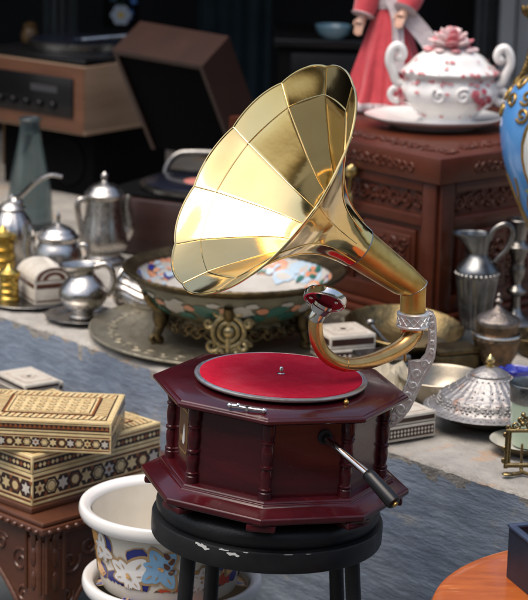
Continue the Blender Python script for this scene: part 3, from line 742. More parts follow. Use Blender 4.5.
for (cx, cy, sx, sy) in ((0, -D/2, w, .006), (0, D/2, w, .006), (-w/2, 0, .006, D+.006), (w/2, 0, .006, D+.006)): b.box((cx, cy, h/2), (sx, sy, h-.001))
b.box((0, 0, .004), (w, D, .006)); b.build('box_body', NB, nb_)
b = MB(Mn)
for (cx, cy, sx, sy) in ((0, -D/2, w+.010, .012), (0, D/2, w+.010, .012), (-w/2, 0, .012, D-.012), (w/2, 0, .012, D-.012)): b.box((cx, cy, h+.002), (sx, sy, .005), bev=.0012)
b.build('rim', NBE, nb_)
b = MB(Mn); b.box((0, 0, .02), (w-.03, D-.03, .024), bev=.006); tag(b.build('orange_parcel', OR), 'small orange parcel lying inside the open navy box', 'parcel')
# ------------------------------------------------------------------ wares on the ledge
Z0 = LZ+.001
def flute(n, a): return lambda t, r, z: 1+a*math.cos(n*t)
# big tray and the footed bowl
S = Spot(234, 334, Z0)
b = MB(); b.lathe(S.prof(sprof([(2, 1.2), (92, 1.2), (104, 2.0), (112, 3.2), (134, 4.2), (141, 5.6), (144, 6.4), (145, 5.6), (142, 3.6), (112, 1.6), (100, .1), (2, .1)], 3)), 128, S.b)
sfp = S.prof([(10, 1.25), (92, 1.25), (104, 2.05), (112, 3.25), (134, 4.25)])
for rr, n, R in ((123, 44, 8), ):
    for i in range(n):
        a = 2*pi*i/n; p = S.b+V((math.cos(a)*rr*S.s, math.sin(a)*rr*S.s, 3.8*S.k)); Mq = frame4(p, V((-math.sin(a), math.cos(a), 0)), V((math.cos(a), math.sin(a), 0)), V((0, 0, 1)))
        b.tube([Mq @ V((x*S.s, y*S.s, 0)) for x, y in spiral(0, 0, R, 1.2, 0, 1 if i % 2 else -1, 12)], .0007, 5)
tag(b.build('serving_tray', TRAYM, origin=S.b), 'large round engraved metal tray under the footed bowl', 'tray')
SB = Spot(233, 335, Z0+6*S.k*.25)
bowl = thing('footed_bowl', 'large painted porcelain bowl in an ornate dark brass stand on the big tray', 'bowl', SB.b)
pr = sprof([(30, 21), (60, 24), (82, 34), (94, 48), (100, 59)], 5)
b = MB(); b.lathe(SB.prof([(2, 20)]+pr), 96, SB.b, mi=0)
ins = SB.prof(sprof([(99, 62), (92, 52), (80, 42), (58, 34), (30, 31)], 5)); b.lathe(ins+[(.001, 31*SB.k)], 96, SB.b, mi=1)
so = Surf(SB.b, SB.prof(pr), .001); rd = random.Random(5)
def blob(rx, ry, n=12, j=.3): return [(rx*(1-j+2*j*rd.random())*math.cos(2*pi*i/n), ry*(1-j+2*j*rd.random())*math.sin(2*pi*i/n)) for i in range(n)]
for i in range(16):
    an = 2*pi*i/16+.1; so.decal(b, an, 44*SB.k, blob(.030, .015), 2 if i % 2 else 1, 1)
    so.decal(b, an+.16, 37*SB.k, blob(.022, .010), 2, 2); so.decal(b, an+.1, 51*SB.k, blob(.016, .006), 1, 2); so.decal(b, an+.22, 46*SB.k, blob(.014, .008), 3, 2)
si = Surf(SB.b, ins[::-1], -.001)
for i in range(10):
    an = 2*pi*i/10; 
    si.decal(b, an, 52*SB.k, blob(.062, .022, 14, .12), 3 if i % 2 == 0 else 4, 1); si.decal(b, an, 52*SB.k, blob(.040, .012, 12, .2), 1, 2)
    for q_ in range(12): si.decal(b, an+rd.uniform(-.2, .2), (52+rd.uniform(-7, 6))*SB.k, blob(rd.uniform(.006, .016), rd.uniform(.003, .007)), rd.choice((3, 4, 4, 5, 2)), 3+q_*.1)
    si.decal(b, an+.3, 44*SB.k, blob(.03, .012), rd.choice((3, 4)), 2.5); si.decal(b, an+.3, 44*SB.k, blob(.02, .007), 1, 2.8)
GRNB = mat('olive_glaze', (.15, .14, .085), (.08, .075, .045), 10, .3)
b.build('porcelain_bowl', [GRNB, mat('aged_porcelain', (.46, .44, .40), (.38, .36, .32), 20, .3), TEAL, mat('bowl_orange', (.50, .17, .085), (.56, .30, .18), 30, .25), mat('pale_blue_glaze', (.36, .46, .54), None, 1, .2), NAVY], bowl, sharp=50, recalc=False)
b = MB(); b.lathe(SB.prof(sprof([(98, 58), (104, 60), (110, 64.5), (111, 66.5), (109, 68), (104, 66), (98, 63.5), (97, 61)], 4)), 128, SB.b, mod=flute(64, .006))
b.build('brass_rim', DKBR, bowl)
b = MB(); b.lathe(SB.prof([(58, 17), (66, 18), (70, 22), (68, 27), (64, 29), (58, 25)]), 96, SB.b, mod=flute(30, .02))
for i in range(60):
    a = 2*pi*i/60; e_ = V((math.cos(a), math.sin(a), 0)); p = SB.b+e_*70*SB.s+V((0, 0, 17*SB.k)); Mq = frame4(p, V((-e_.y, e_.x, 0)), V((0, 0, 1)), e_)
    b.tube([Mq @ V((x, y, 0)) for x, y in spiral(0, 0, .016, 1.2, 0, 1 if i % 2 else -1, 10)], .0032, 5)
b.build('brass_gallery', DKBR, bowl)
for i, a0 in enumerate((-92, -30, 30, 88, 150, 208)):
    a = math.radians(a0); e_ = V((math.cos(a), math.sin(a), 0))
    P = lambda r, h: SB.b+e_*(r*SB.s)+V((0, 0, h*SB.k))
    b = MB(); pp = smooth([P(96, 50), P(91, 42), P(80, 31), P(78, 22), P(82, 14), P(84, 7), P(80, 2.5), P(86, 1.5), P(90, 5), P(87, 8)], 5); n = len(pp)
    b.tube(pp, [.0135-.006*abs(2*i_/n-.5) for i_ in range(n)], 12)
    b.ball(P(80, 27), .028, 12, 8, 0, (.7, .7, 1.2)); b.build('leg', DKBR, bowl)
a = math.radians(-92); e_ = V((math.cos(a), math.sin(a), 0)); tq_ = V((-e_.y, e_.x, 0)); o = SB.b+e_*(88*SB.s)
Mm = frame4(o, tq_, V((0, 0, 1)), e_); b = MB(); s_ = SB.s
for cx, cy, R in ((0, 26, 15), (0, 26, 9)): b.tube([Mm @ V(((cx+R*math.cos(t))*s_, (cy+R*1.0*math.sin(t))*s_, 0)) for t in [2*pi*i/28 for i in range(29)]], .0065, 8)
b.ball(Mm @ V((0, 26*s_, 0)), .016, 12, 8); b.ball(Mm @ V((0, 46*s_, 0)), .022, 12, 8, 0, (.8, .6, 1.3)); b.ball(Mm @ V((0, 60*s_, 0)), .014, 10, 7)
for sg in (1, -1):
    for cx, cy, R in ((10, 46, 6), (15, 12, 7), (7, 4, 6), (19, 34, 5)): b.tube([Mm @ V(((sg*cx+x)*s_, (cy+y)*s_, 0)) for x, y in spiral(0, 0, R, 1.3, 0, sg, 14)], .0055, 7)
b.tube([Mm @ V((0, y*s_, 0)) for y in (0, 10, 64)], .008, 8)
b.build('medallion', mat('worn_brass', (.33, .27, .15), (.15, .12, .06), 40, .36, 1, .2, 90), bowl)
# coffee pot
S = Spot(104, 262, Z0)
cpot = thing('coffee_pot', 'tall old silver coffee pot with a domed lid and two curved handles', 'coffee pot', S.b)
pr = sprof([(2, .5), (18, .5), (21, 3), (17, 7), (17, 10), (23, 16), (24.5, 22), (23, 32), (20, 46), (18.5, 58), (18.2, 64), (19.5, 66)], 4)
b = MB(); b.lathe(S.prof(pr), 56, S.b, cap=True); b.build('pot_body', SILV, cpot)
b = MB(); b.lathe(S.prof(sprof([(20, 66), (20.2, 68), (17, 71), (15, 73.5), (12, 76), (5, 79), (2.5, 81), (3.5, 84), (3.2, 87), (.5, 89.5)], 4)), 48, S.b, cap=True); b.build('lid', SILV, cpot)
b = MB(); pp = smooth([S.p(-16, 62, 6), S.p(-23, 63, 8), S.p(-26, 57, 9), S.p(-24, 42, 8), S.p(-21, 26, 8), S.p(-22, 18, 8)], 5); b.tube(pp, .0085, 10); b.build('handle', SILV, cpot)
b = MB(); pp = smooth([S.p(19, 24), S.p(25, 34), S.p(23.5, 48), S.p(22.5, 60), S.p(25, 67)], 5); n = len(pp); b.tube(pp, [.017-.010*i/n for i in range(n)], 12); b.build('spout', SILV, cpot)
# lidded sugar pot
S = Spot(58, 283, Z0)
tp_ = thing('teapot', 'squat silver teapot with a beaded lid and short spout behind the domed bone box', 'teapot', S.b)
b = MB(); b.lathe(S.prof(sprof([(2, .5), (15, .5), (17, 3), (14, 6), (21, 14), (24, 24), (22.5, 34), (19, 41), (19.5, 44)], 4)), 56, S.b, cap=True); b.build('pot_body', SILV, tp_)
b = MB(); b.lathe(S.prof(sprof([(20.5, 44), (21, 47), (18, 50), (15, 54), (8, 57), (2.5, 59)], 4)+[(1.6, 61), (2.3, 64), (2.1, 68), (.4, 71)]), 48, S.b, cap=True); b.build('lid', SILV, tp_)
b = MB(); pp = smooth([S.p(-16, 12), S.p(-26, 20), S.p(-30, 34), S.p(-29, 48), S.p(-31, 57)], 5); n = len(pp); b.tube(pp, [.024-.012*i/n for i in range(n)], 14); b.build('spout', SILV, tp_)
b = MB(); pp = smooth([S.p(19, 38), S.p(28, 38), S.p(30, 26), S.p(22, 14)], 5); b.tube(pp, .006, 10); b.build('handle', SILV, tp_)
# kettle with bail handle, partly out of frame
S = Spot(12, 268, Z0)
kt = thing('kettle', 'pale silver kettle with a tall arched handle at the left edge', 'kettle', S.b)
b = MB(); b.lathe(S.prof(sprof([(2, .5), (16, .5), (14, 5), (20, 16), (23, 30), (20, 44), (14, 54), (11, 58)], 4)), 48, S.b, cap=True, mod=flute(16, .03)); b.build('kettle_body', SILV, kt)
b = MB(); pp = smooth([S.p(-14, 54), S.p(-8, 62), S.p(2, 66), S.p(12, 75), S.p(24, 86), S.p(38, 93), S.p(50, 92)], 6); n = len(pp); b.tube(pp, [.019-.007*i/n for i in range(n)], 10, flat=.45)
b.ball(S.p(4, 64), .02, 12, 8); b.build('handle', SILV, kt)
b = MB(); b.lathe(S.prof([(11, 57), (14, 60), (10, 64), (3, 67), (2, 71), (.5, 73)]), 32, S.b, cap=True); b.build('lid', SILV, kt)
# yellow brass canisters
for (px, py, r, h, lab) in ((3, 272, 13, 42, 'taller ribbed yellow brass canister at the left edge'), (9, 301, 10.5, 33, 'shorter yellow brass canister standing in front of the taller brass one')):
    S = Spot(px, py, Z0); t = thing('brass_canister', lab, 'canister', S.b, 'yellow brass canisters')
    pr = [(r*.5, .5), (r, .5), (r*1.05, 2), (r, 4)]
    for i in range(3): q = 4+(h-12)*i/3; w = (h-12)/3; pr += [(r*.9, q+1), (r*.96, q+w*.5), (r*.9, q+w-1), (r*1.02, q+w)]
    b = MB(); b.lathe(S.prof(pr), 40, S.b, cap=True); b.build('can_body', GOLD, t)
    b = MB(); b.lathe(S.prof([(r*1.1, h-7.9), (r*1.1, h-4), (r*.8, h-2), (r*.35, h), (r*.25, h+2), (r*.1, h+4)]), 40, S.b, cap=True); b.build('lid', GOLD, t)
# plate under the domed box
S = Spot(28, 300, Z0)
b = MB(); b.lathe(S.prof(sprof([(1, .8), (30, .8), (36, 2), (46, 3.6), (47, 3.2), (46, 2.4), (30, .1), (1, .1)], 3)), 72, S.b); tag(b.build('plate', SILVD, origin=S.b), 'dark silver plate under the small domed bone box', 'plate')
# small domed box
S = Spot(45, 303, Z0+1.1*S.k*.8+.001)
w, d, h = .105, .085, .066
a = V((math.cos(-.05), math.sin(-.05), 0)); a = V((.88, .30, 0)).normalized(); q = V((-a.y, a.x, 0)); Md = frame4(S.b+q*.03, a, q, V((0, 0, 1)))
Md = frame4(S.b+V((-.004, .045, 0)), V((.90, .43, 0)).normalized(), V((-.43, .90, 0)).normalized(), V((0, 0, 1))); w, d, h = .098, .125, .060
dm = thing('domed_box', 'small bone and brown casket with arched lid on the dark silver plate', 'box', Md)
b = MB(Md); b.box((0, 0, h/2), (w, d, h-.001), bev=.001); b.M = Mx.Identity(4)
for (ex, ey, o, ww) in ((V((1, 0, 0)), V((0, 0, 1)), V((0, -d/2-.0005, 0)), w), (V((0, -1, 0)), V((0, 0, 1)), V((-w/2-.0005, 0, 0)), d)):
    inlay_strip(b, Md @ frame4(o+V((0, 0, h*.5)), ex, ey, ex.cross(ey)), ww-.008, h-.006, [(.3, 4), (.25, 2), (1.9, 'lat2' if 0 else 4), (.25, 1), (.5, 2), (.3, 4)])
b.build('box_body', [MPEARL, INKB, BRWN, BRWN, MPEARL], dm, recalc=False)
b = MB(Md); n = 16
b.loft([[V((-w/2*1.03*math.cos(pi*i/n), y, h+.0005+.032*math.sin(pi*i/n))) for i in range(n+1)] for y in (-d/2*1.03, d/2*1.03)], capped=True, closed=True, mi=0)
for sy in (-1, 1):
    for kk, mi in ((.92, 1), (.72, 0), (.6, 1), (.36, 0)): b.add([V((-w/2*kk*math.cos(pi*i/n), sy*(d/2*1.03+.0004*(2-kk)), h+.0015+.032*kk*math.sin(pi*i/n))) for i in range(n+1)], [tuple(range(n+1))], mi)
b.build('lid', [MPEARL, BRWN], dm, recalc=False, sharp=50)
# creamer and saucer
S = Spot(83, 318, Z0)
b = MB(); b.lathe(S.prof(sprof([(1, .8), (22, .8), (28, 2.2), (37, 4), (38, 3.4), (30, 1.2), (20, .1), (1, .1)], 3)), 72, S.b, mod=flute(12, .02)); tag(b.build('saucer', SILV, origin=S.b), 'silver saucer under the small dented creamer jug', 'saucer')
S2 = Spot(83, 317, Z0+1.0*S.k)
cj = thing('creamer_jug', 'dented silver creamer jug with a wide pouring lip on a silver saucer', 'jug', S2.b)
def lip(t, r, z):
    u = max(0, math.cos(t-math.radians(205)))**3; hh = z/S2.k
    return 1+(u*.75 if hh > 48 else u*.75*max(0, (hh-40)/8))
b = MB(); b.lathe(S2.prof(sprof([(2, .5), (13, .5), (14, 3), (11, 6), (19, 12), (24, 20), (24, 27), (19, 35), (12.5, 42), (12, 47), (14.5, 52), (14, 52.5), (11.5, 47), (11.6, 43)], 4)), 56, S2.b, mod=lip); b.build('jug_body', SILV, cj)
b = MB(); pp = smooth([S2.p(12, 50), S2.p(22, 53), S2.p(29, 46), S2.p(30, 34), S2.p(24, 22)], 5); b.tube(pp, .0075, 10); b.build('handle', SILV, cj)
# fluted basket lying on its side
S = Spot(140, 305, Z0)
axb = V((.78, -.50, -.22)).normalized(); ex = V((0, 0, 1)); ex = (ex-axb*ex.dot(axb)).normalized(); Mq = Mx((ex, axb.cross(ex), axb)).transposed()
fb = thing('fluted_basket', 'fluted silver cup lying on its side against the big tray', 'cup', S.b)
o = S.p(-11, 22); b = MB()
b.lathe([(r*S.s, z*S.s) for r, z in sprof([(24, 0), (20, 7), (21, 18), (21, 30), (17, 40), (10, 46), (2, 47), (9, 44), (16, 38), (19.5, 29), (19, 18), (18.5, 7)], 4)], 120, o, Mq, mod=flute(20, .055)); b.build('fluted_body', SILV, fb)
b = MB(); n = 40; b.tube([o+Mq @ V((24*S.s*math.cos(2*pi*i/n), 24*S.s*math.sin(2*pi*i/n), 0)) for i in range(n+1)], .0055, 8); b.build('rim', SILV, fb)
# small bone box behind the tone arm
def obox(px, py, deg, w, d, h, hl, z, name, label):
    c = at_z(px, py, z); a = V((math.cos(math.radians(deg)), math.sin(math.radians(deg)), 0)); q = V((-a.y, a.x, 0))
    return inlay_box(name, label, frame4(c+q*d/2, a, q, V((0, 0, 1))), w, d, h, hl, [(.3, 4), (.3, 1), (1.8, 'lat'), (.3, 1), (.3, 4)], [(.4, 4), (1.3, 1), (.4, 4)], top_white, [MPEARL, INKB, ORIN, ORIN, MPEARL])
M1 = at_z(340, 366, Z0)
obox(352, 369, 22, .108, .11, .077, .030, Z0, 'bone_box', 'small pale bone box with dark bands just behind the tone arm')
obox(408, 440, 32, .13, .10, .052, .02, Z0, 'bone_box', 'small inlaid bone box half hidden behind the silver bracket')
# dishes behind the bracket
def dish(px, py, r, h, label, name='dish', m_=OLDBR, wall=2.0, foot=.5, tilt=(0, 0), curve=1):
    S = Spot(px, py, Z0); R = Mx.Rotation(math.radians(tilt[0]), 3, 'X') @ Mx.Rotation(math.radians(tilt[1]), 3, 'Y')
    o_ = [(r*foot*.2, .4), (r*foot, .4), (r*(foot+.25*curve), h*.3), (r*.92, h*.72), (r, h), (r*1.02, h+.4), (r*.99, h+.8), (r*.9, h*.76+1), (r*(foot+.23*curve), h*.3+wall), (r*foot*.9, wall+.4), (.5, wall)]
    b = MB(); zt = max(0, math.sin(abs(math.radians(tilt[0])))*r*foot*S.s, math.sin(abs(math.radians(tilt[1])))*r*foot*S.s)
    b.lathe(S.prof(sprof(o_, 3)), 72, S.b+V((0, 0, zt)), R); return tag(b.build(name, m_, origin=S.b), label, name.replace('_', ' '))
dish(402, 350, 59, 22, 'wide shallow brass dish tilted behind the horn elbow', 'brass_dish', OLDBR, tilt=(6, 3))
b = MB(); S = Spot(377, 352, Z0); b.tube(smooth([S.p(-9, 36, 30), S.p(-4, 30, 34), S.p(6, 20, 36), S.p(16, 13, 30)], 4), .004, 8); b.ball(S.p(-9, 37, 30), .011, 14, 8, 0, (1, .8, .7)); tag(b.build('ladle', SILVD), 'small dark ladle lying in the tilted brass dish', 'ladle')
dish(440, 402, 43, 26, 'plain grey brass bowl between the bracket and the embossed dish', 'metal_bowl', mat('bowl_metal', (.36, .32, .26), (.24, .21, .16), 10, .34, 1, .06, 50), foot=.5)
S = Spot(404, 366, Z0); b = MB(); b.lathe(S.prof(sprof([(1, 6), (26, 6), (40, 9), (41, 8.6), (38, 7.2), (26, 4), (20, .3), (1, .3)], 3)), 64, S.b); tag(b.build('plate', SILVD, origin=S.b), 'low silver footed plate behind the silver bracket', 'plate')
S = Spot(446, 354, Z0); b = MB(); b.lathe(S.prof(sprof([(1, 10), (30, 10), (46, 13), (47, 12.4), (42, 10.6), (28, 7.6), (14, 5), (16, .3), (1, .3)], 3)), 64, S.b); tag(b.build('plate', PEWT, origin=S.b), 'pewter plate on a short foot beside the lidded copper jar', 'plate')
dish(532, 350, 28, 15, 'small dark bronze dish at the right edge beside the candlestick', 'bronze_dish', DKBR)
# low tins
for (px, py, w, d, h, lab, m_) in ((452, 372, .10, .07, .06, 'dark square tin behind the plain metal bowl', DKBR), (380, 386, .10, .08, .075, 'dull grey tin beside the gramophone bracket', SILVD)):
    c = at_z(px, py, Z0); M = Mx.Translation(c) @ Mx.Rotation(.4, 4, 'Z'); t = thing('tin', lab, 'tin', M)
    b = MB(M); b.box((0, 0, h*.4), (w, d, h*.8-.001), bev=.006); b.build('tin_body', m_, t)
    b = MB(M); b.box((0, 0, h*.9), (w*1.03, d*1.03, h*.2), bev=.004); b.build('lid', m_, t)
# crumpled paper
PAP = mat('crumpled_paper', (.46, .41, .31), (.36, .31, .22), 20, .8, 0, .2, 60)
S = Spot(384, 398, Z0); b = MB(); n = 16; g = []
for j in range(n+1):
    for i in range(n+1):
        x, y = i/n-.5, j/n-.5; g.append(S.b+V((x*.15, y*.12, .004+.055*abs(mn.noise(V((x*5, y*5, 2))))+.03*abs(mn.noise(V((x*13, y*13, 5))))+.045*max(0, 1-4*(x*x+y*y)))))
b.add(g, [(j*(n+1)+i, j*(n+1)+i+1, (j+1)*(n+1)+i+1, (j+1)*(n+1)+i) for j in range(n) for i in range(n)])
tag(b.build('crumpled_paper', PAP, sharp=22, origin=S.b), 'crumpled beige paper beside the platter and silver bracket', 'paper')
# pewter pitcher
S = Spot(474, 334, Z0)
pt = thing('pewter_pitcher', 'dark fluted pewter pitcher with a high looped handle before the carved chest', 'pitcher', S.b)
def lip2(t, r, z):
    u = max(0, math.cos(t-pi))**3; hh = z/S.k
    return (1+.03*math.cos(22*t)*(1 if 6 < hh < 58 else 0))*(1+u*1.15*max(0, min(1, (hh-80)/20)))
b = MB(); b.lathe(S.prof(sprof([(2, .5), (15, .5), (16, 3), (14, 8), (16, 20), (18.5, 40), (20.5, 54), (20.5, 60)], 4)+sprof([(21.5, 61), (20, 66), (15, 73), (10.5, 78), (9.8, 83), (11, 92), (12.5, 99), (11.8, 99), (9.5, 90)], 4)), 88, S.b, mod=lip2); b.build('pitcher_body', PEWT, pt)
b = MB()
for i in range(26): a = 2*pi*i/26; b.ball(S.b+V((21*S.s*math.cos(a), 21*S.s*math.sin(a), 60.5*S.k)), .0042, 8, 5)
b.build('beaded_band', SILV, pt)
b = MB(); pp = smooth([S.p(10, 93), S.p(14, 103), S.p(23, 109), S.p(31, 107), S.p(33, 98), S.p(28, 85), S.p(20, 76), S.p(17, 72)], 5); b.tube(pp, .0062, 10); b.build('handle', SILVD, pt)
# candlestick
S = Spot(514, 326, Z0)
b = MB(); b.lathe(S.prof(sprof([(2, .5), (24, .5), (25, 3), (20, 7), (9, 12), (5, 20), (4.5, 30)], 3)+sprof([(9, 33), (10, 36), (5.5, 40), (4.5, 44), (7, 50), (8, 56), (6.5, 64), (9, 72), (12, 77), (12, 80), (7, 84), (8.5, 96), (10.5, 102), (12.5, 104), (12.5, 106), (8, 106), (7, 98), (1, 97)], 3)), 48, S.b)
tag(b.build('candlestick', SILVD, origin=S.b), 'tall turned pewter candlestick beside the fluted pitcher', 'candlestick')
# copper jar
S = Spot(495, 372, Z0)
jr = thing('lidded_jar', 'embossed tarnished copper jar with pointed lid and finial behind the domed dish', 'jar', S.b)
CUJ = mat('tarnished_copper', (.20, .125, .075), (.07, .06, .045), 40, .36, 1, .5, 70)
b = MB(); b.lathe(S.prof(sprof([(2, .5), (16, .5), (17, 3), (15, 8), (20, 20), (22.5, 32), (22, 36)], 3)+[(22.8, 37), (22.8, 39), (20.5, 40), (20, 48)]), 56, S.b, cap=True, mod=lambda t, r, z: 1+.07*abs(math.sin(8*t+z*90))*abs(math.sin(z/S.k/4.2))); b.build('jar_body', CUJ, jr)
b = MB(); n = 40; b.tube([S.b+V((23*S.s*math.cos(2*pi*i/n), 23*S.s*math.sin(2*pi*i/n), 38*S.k)) for i in range(n+1)], .004, 8); b.build('band', SILV, jr)
b = MB(); b.lathe(S.prof(sprof([(21.5, 48), (22.5, 51), (21, 54), (14, 58), (7, 62), (3.5, 65), (2, 67)], 3)+[(3.6, 69), (3.9, 71), (2.2, 73), (1.4, 74), (2.4, 76), (1.6, 78), (.3, 79)]), 48, S.b, cap=True); b.build('lid', mat('grey_copper', (.27, .24, .22), (.13, .11, .095), 40, .4, 1, .4, 90), jr)
# embossed domed dish
S = Spot(487, 424, Z0); S.k *= .80; S.s *= 1.15
dd = thing('domed_dish', 'round dish with an embossed conical silver lid and brass finial on the ledge', 'covered dish', S.b)
b = MB(); b.lathe(S.prof(sprof([(2, .5), (22, .5), (26, 3), (36, 8), (45, 15), (48, 20), (46, 20.5), (40, 14)], 3)), 72, S.b); b.build('dish_bottom', mat('dish_bronze', (.22, .18, .14), (.10, .08, .06), 30, .36, 1, .1, 60), dd)
EMB = mat('embossed_silver', (.40, .385, .375), (.27, .255, .245), 30, .44, .9, .35, 110, dirt=(.36, .20, .13), dscale=26, dthr=(.58, .70))
def emb(t, r, z):
    hh = z/S.k
    if 38 < hh < 57: return 1+.035*abs(math.sin(14*t))
    return 1
b = MB(); lp = sprof([(55, 20.5), (56, 22), (50, 24), (45, 27), (42, 36), (39.5, 39)], 3)+sprof([(38, 40), (32, 45), (25, 52), (18, 60), (17, 61)], 4)+[(17, 63), (15.5, 64)]+sprof([(15, 64.5), (10, 68.5), (4, 71.5), (2, 72)], 3)
b.lathe(S.prof(lp), 140, S.b, mod=emb)
se = Surf(S.b, S.prof(lp), 0)
for i in range(14):
    a = 2*pi*i/14+.12
    for k_ in range(7):
        rr = 0 if k_ == 0 else 4.2; an = a+rr*math.cos(k_*pi/3)/44; z = (31+rr*math.sin(k_*pi/3)*.9)*S.k
        p, r_ = se.at(an, z); b.ball(p, .0031, 8, 6, 0, (1, 1, .8))
    for k_ in range(5):
        p, r_ = se.at(a+.22+.04*math.sin(k_*2), (27+k_*2.6)*S.k); b.ball(p, .0026, 7, 5, 0, (1, 1, .8))
for i in range(60): p, r_ = se.at(2*pi*i/60, 23.3*S.k); b.ball(p, .0026, 7, 5)
for i in range(24):
    for hh, r1 in ((58, .0024), (43, .003), (48.5, .0026)): p, r_ = se.at(2*pi*(i+(hh > 50)*.5)/24, hh*S.k); b.ball(p, r1, 7, 5, 0, (1, 1, 1.3))
lid = b.build('lid', EMB, dd)
b = MB(); b.lathe(S.prof([(2, 71), (4, 72), (4, 73.2), (2.2, 74.5), (3.7, 77), (4, 79), (3.2, 82), (1.5, 85), (.3, 87)]), 28, S.b, cap=True); b.build('finial', mat('pale_brass', (.66, .52, .26), (.5, .36, .14), 30, .28, 1), lid)
# blue glass, celadon cup, saucer, brass easel frame
CB = mat('cobalt_glass', (.008, .012, .22), (.02, .03, .36), 20, .08, 0, coat=1)
S = Spot(516, 398, Z0)
b = MB(); b.lathe(S.prof(sprof([(2, .5), (6, .5), (4, 4), (3, 8), (8, 16), (13, 24), (14, 29), (12.5, 29), (8, 20), (2, 14)], 4)), 40, S.b+V((.0, 0, 0)), mod=lambda t, r, z: 1+(.12*math.cos(3*t) if z > 24*S.k else 0))
b.tube(smooth([S.p(-12, 27), S.p(-17, 30), S.p(-18, 24), S.p(-13, 20)], 4), .0035, 8)
tag(b.build('glass_cup', CB, origin=S.b), 'cobalt blue glass cup behind the pale green beaker', 'cup')
S = Spot(530, 449, Z0); S.b = S.b+V((0, 0, .0085)); S.k *= 1.55
ce = thing('celadon_beaker', 'pale green beaker with a pewter filigree rim at the right edge', 'beaker', S.b)
b = MB(); b.lathe(S.prof([(2, .5), (18, .5), (19, 3), (21, 16), (22, 29)]), 48, S.b); b.build('beaker_body', mat('celadon_glass', (.42, .52, .40), (.36, .46, .35), 8, .2, coat=.4), ce)
b = MB(); b.lathe(S.prof([(22, 28), (23, 29), (23.4, 36), (24, 39), (23, 40), (21, 38), (21, 29)]), 64, S.b, mod=flute(30, .012)); b.build('filigree_rim', PEWT, ce)
S = Spot(528, 450, Z0)
sa = thing('brass_saucer', 'white enamel saucer with a brass rim under the pale green beaker', 'saucer', S.b)
b = MB(); b.lathe(S.prof(sprof([(2, .5), (22, .5), (30, 3), (38, 9), (39.5, 10)], 3)), 64, S.b); b.build('saucer_body', OLDBR, sa)
b = MB(); b.lathe(S.prof(sprof([(39, 10.5), (36, 8.6), (28, 4), (2, 2.6)], 3)), 64, S.b); b.build('enamel_lining', mat('worn_enamel', (.55, .54, .48), (.42, .40, .34), 10, .3), sa)
S = Spot(521, 474, Z0)
fr = thing('table_easel', 'small ornate brass easel frame standing on the ledge edge', 'easel', S.b)
Mfr = frame4(S.b, V((.97, .1, 0)).normalized(), V((0, .12, .99)).normalized(), V((-.1, -.97, .12)).normalized()); s_ = S.s
b = MB(); P = lambda x, y, z=0: Mfr @ V((x*s_, y*s_, z*s_))
for (xa, ya, xb, yb, r) in ((-16, 6, -15, 44, 2.3), (16, 6, 15, 44, 2.3), (-17, 44, 17, 44, 2.2), (-17, 9, 17, 9, 2.6)): b.tube([P(xa, ya), P((xa+xb)/2, (ya+yb)/2), P(xb, yb)], r*s_, 10)
for (xa, ya, xb, yb, r) in ((-12.5, 11, -12, 42, 1), (12.5, 11, 12, 42, 1)): b.tube([P(xa, ya), P(xb, yb)], r*s_, 8)
for sg in (1, -1):
    for x, y, R in ((7, 49, 4.5), (14, 47, 3.2), (2.8, 55, 3), (17, 40, 2.6), (17.5, 26, 2.4), (18, 14, 2.6)): b.tube([P(sg*x+p[0], y+p[1]) for p in spiral(0, 0, R, 1.4, 0, sg, 14)], 1.2*s_, 7)
b.ball(P(0, 60), 2.6*s_, 10, 7); b.ball(P(0, 51), 3*s_, 10, 7); b.build('frame_border', OLDBR, fr)
b = MB(); b.tube(smooth([P(0, 9, 0), P(0, 5, 1), P(0, 2, 3), P(-6, 1.4, 6), P(-14, 1.2, 8)], 4), 2*s_, 8); b.tube(smooth([P(0, 3, 2), P(6, 1.4, 6), P(14, 1.2, 8)], 4), 2*s_, 8)
b.ball(P(-14, 1.6, 8), 4.2*s_, 12, 8, 0, (1.4, 1, .4)); b.ball(P(14, 1.6, 8), 4.2*s_, 12, 8, 0, (1.4, 1, .4)); b.tube([P(0, 30, -1), P(0, 1.5, -16)], 1.3*s_, 8); b.build('stand', OLDBR, fr)
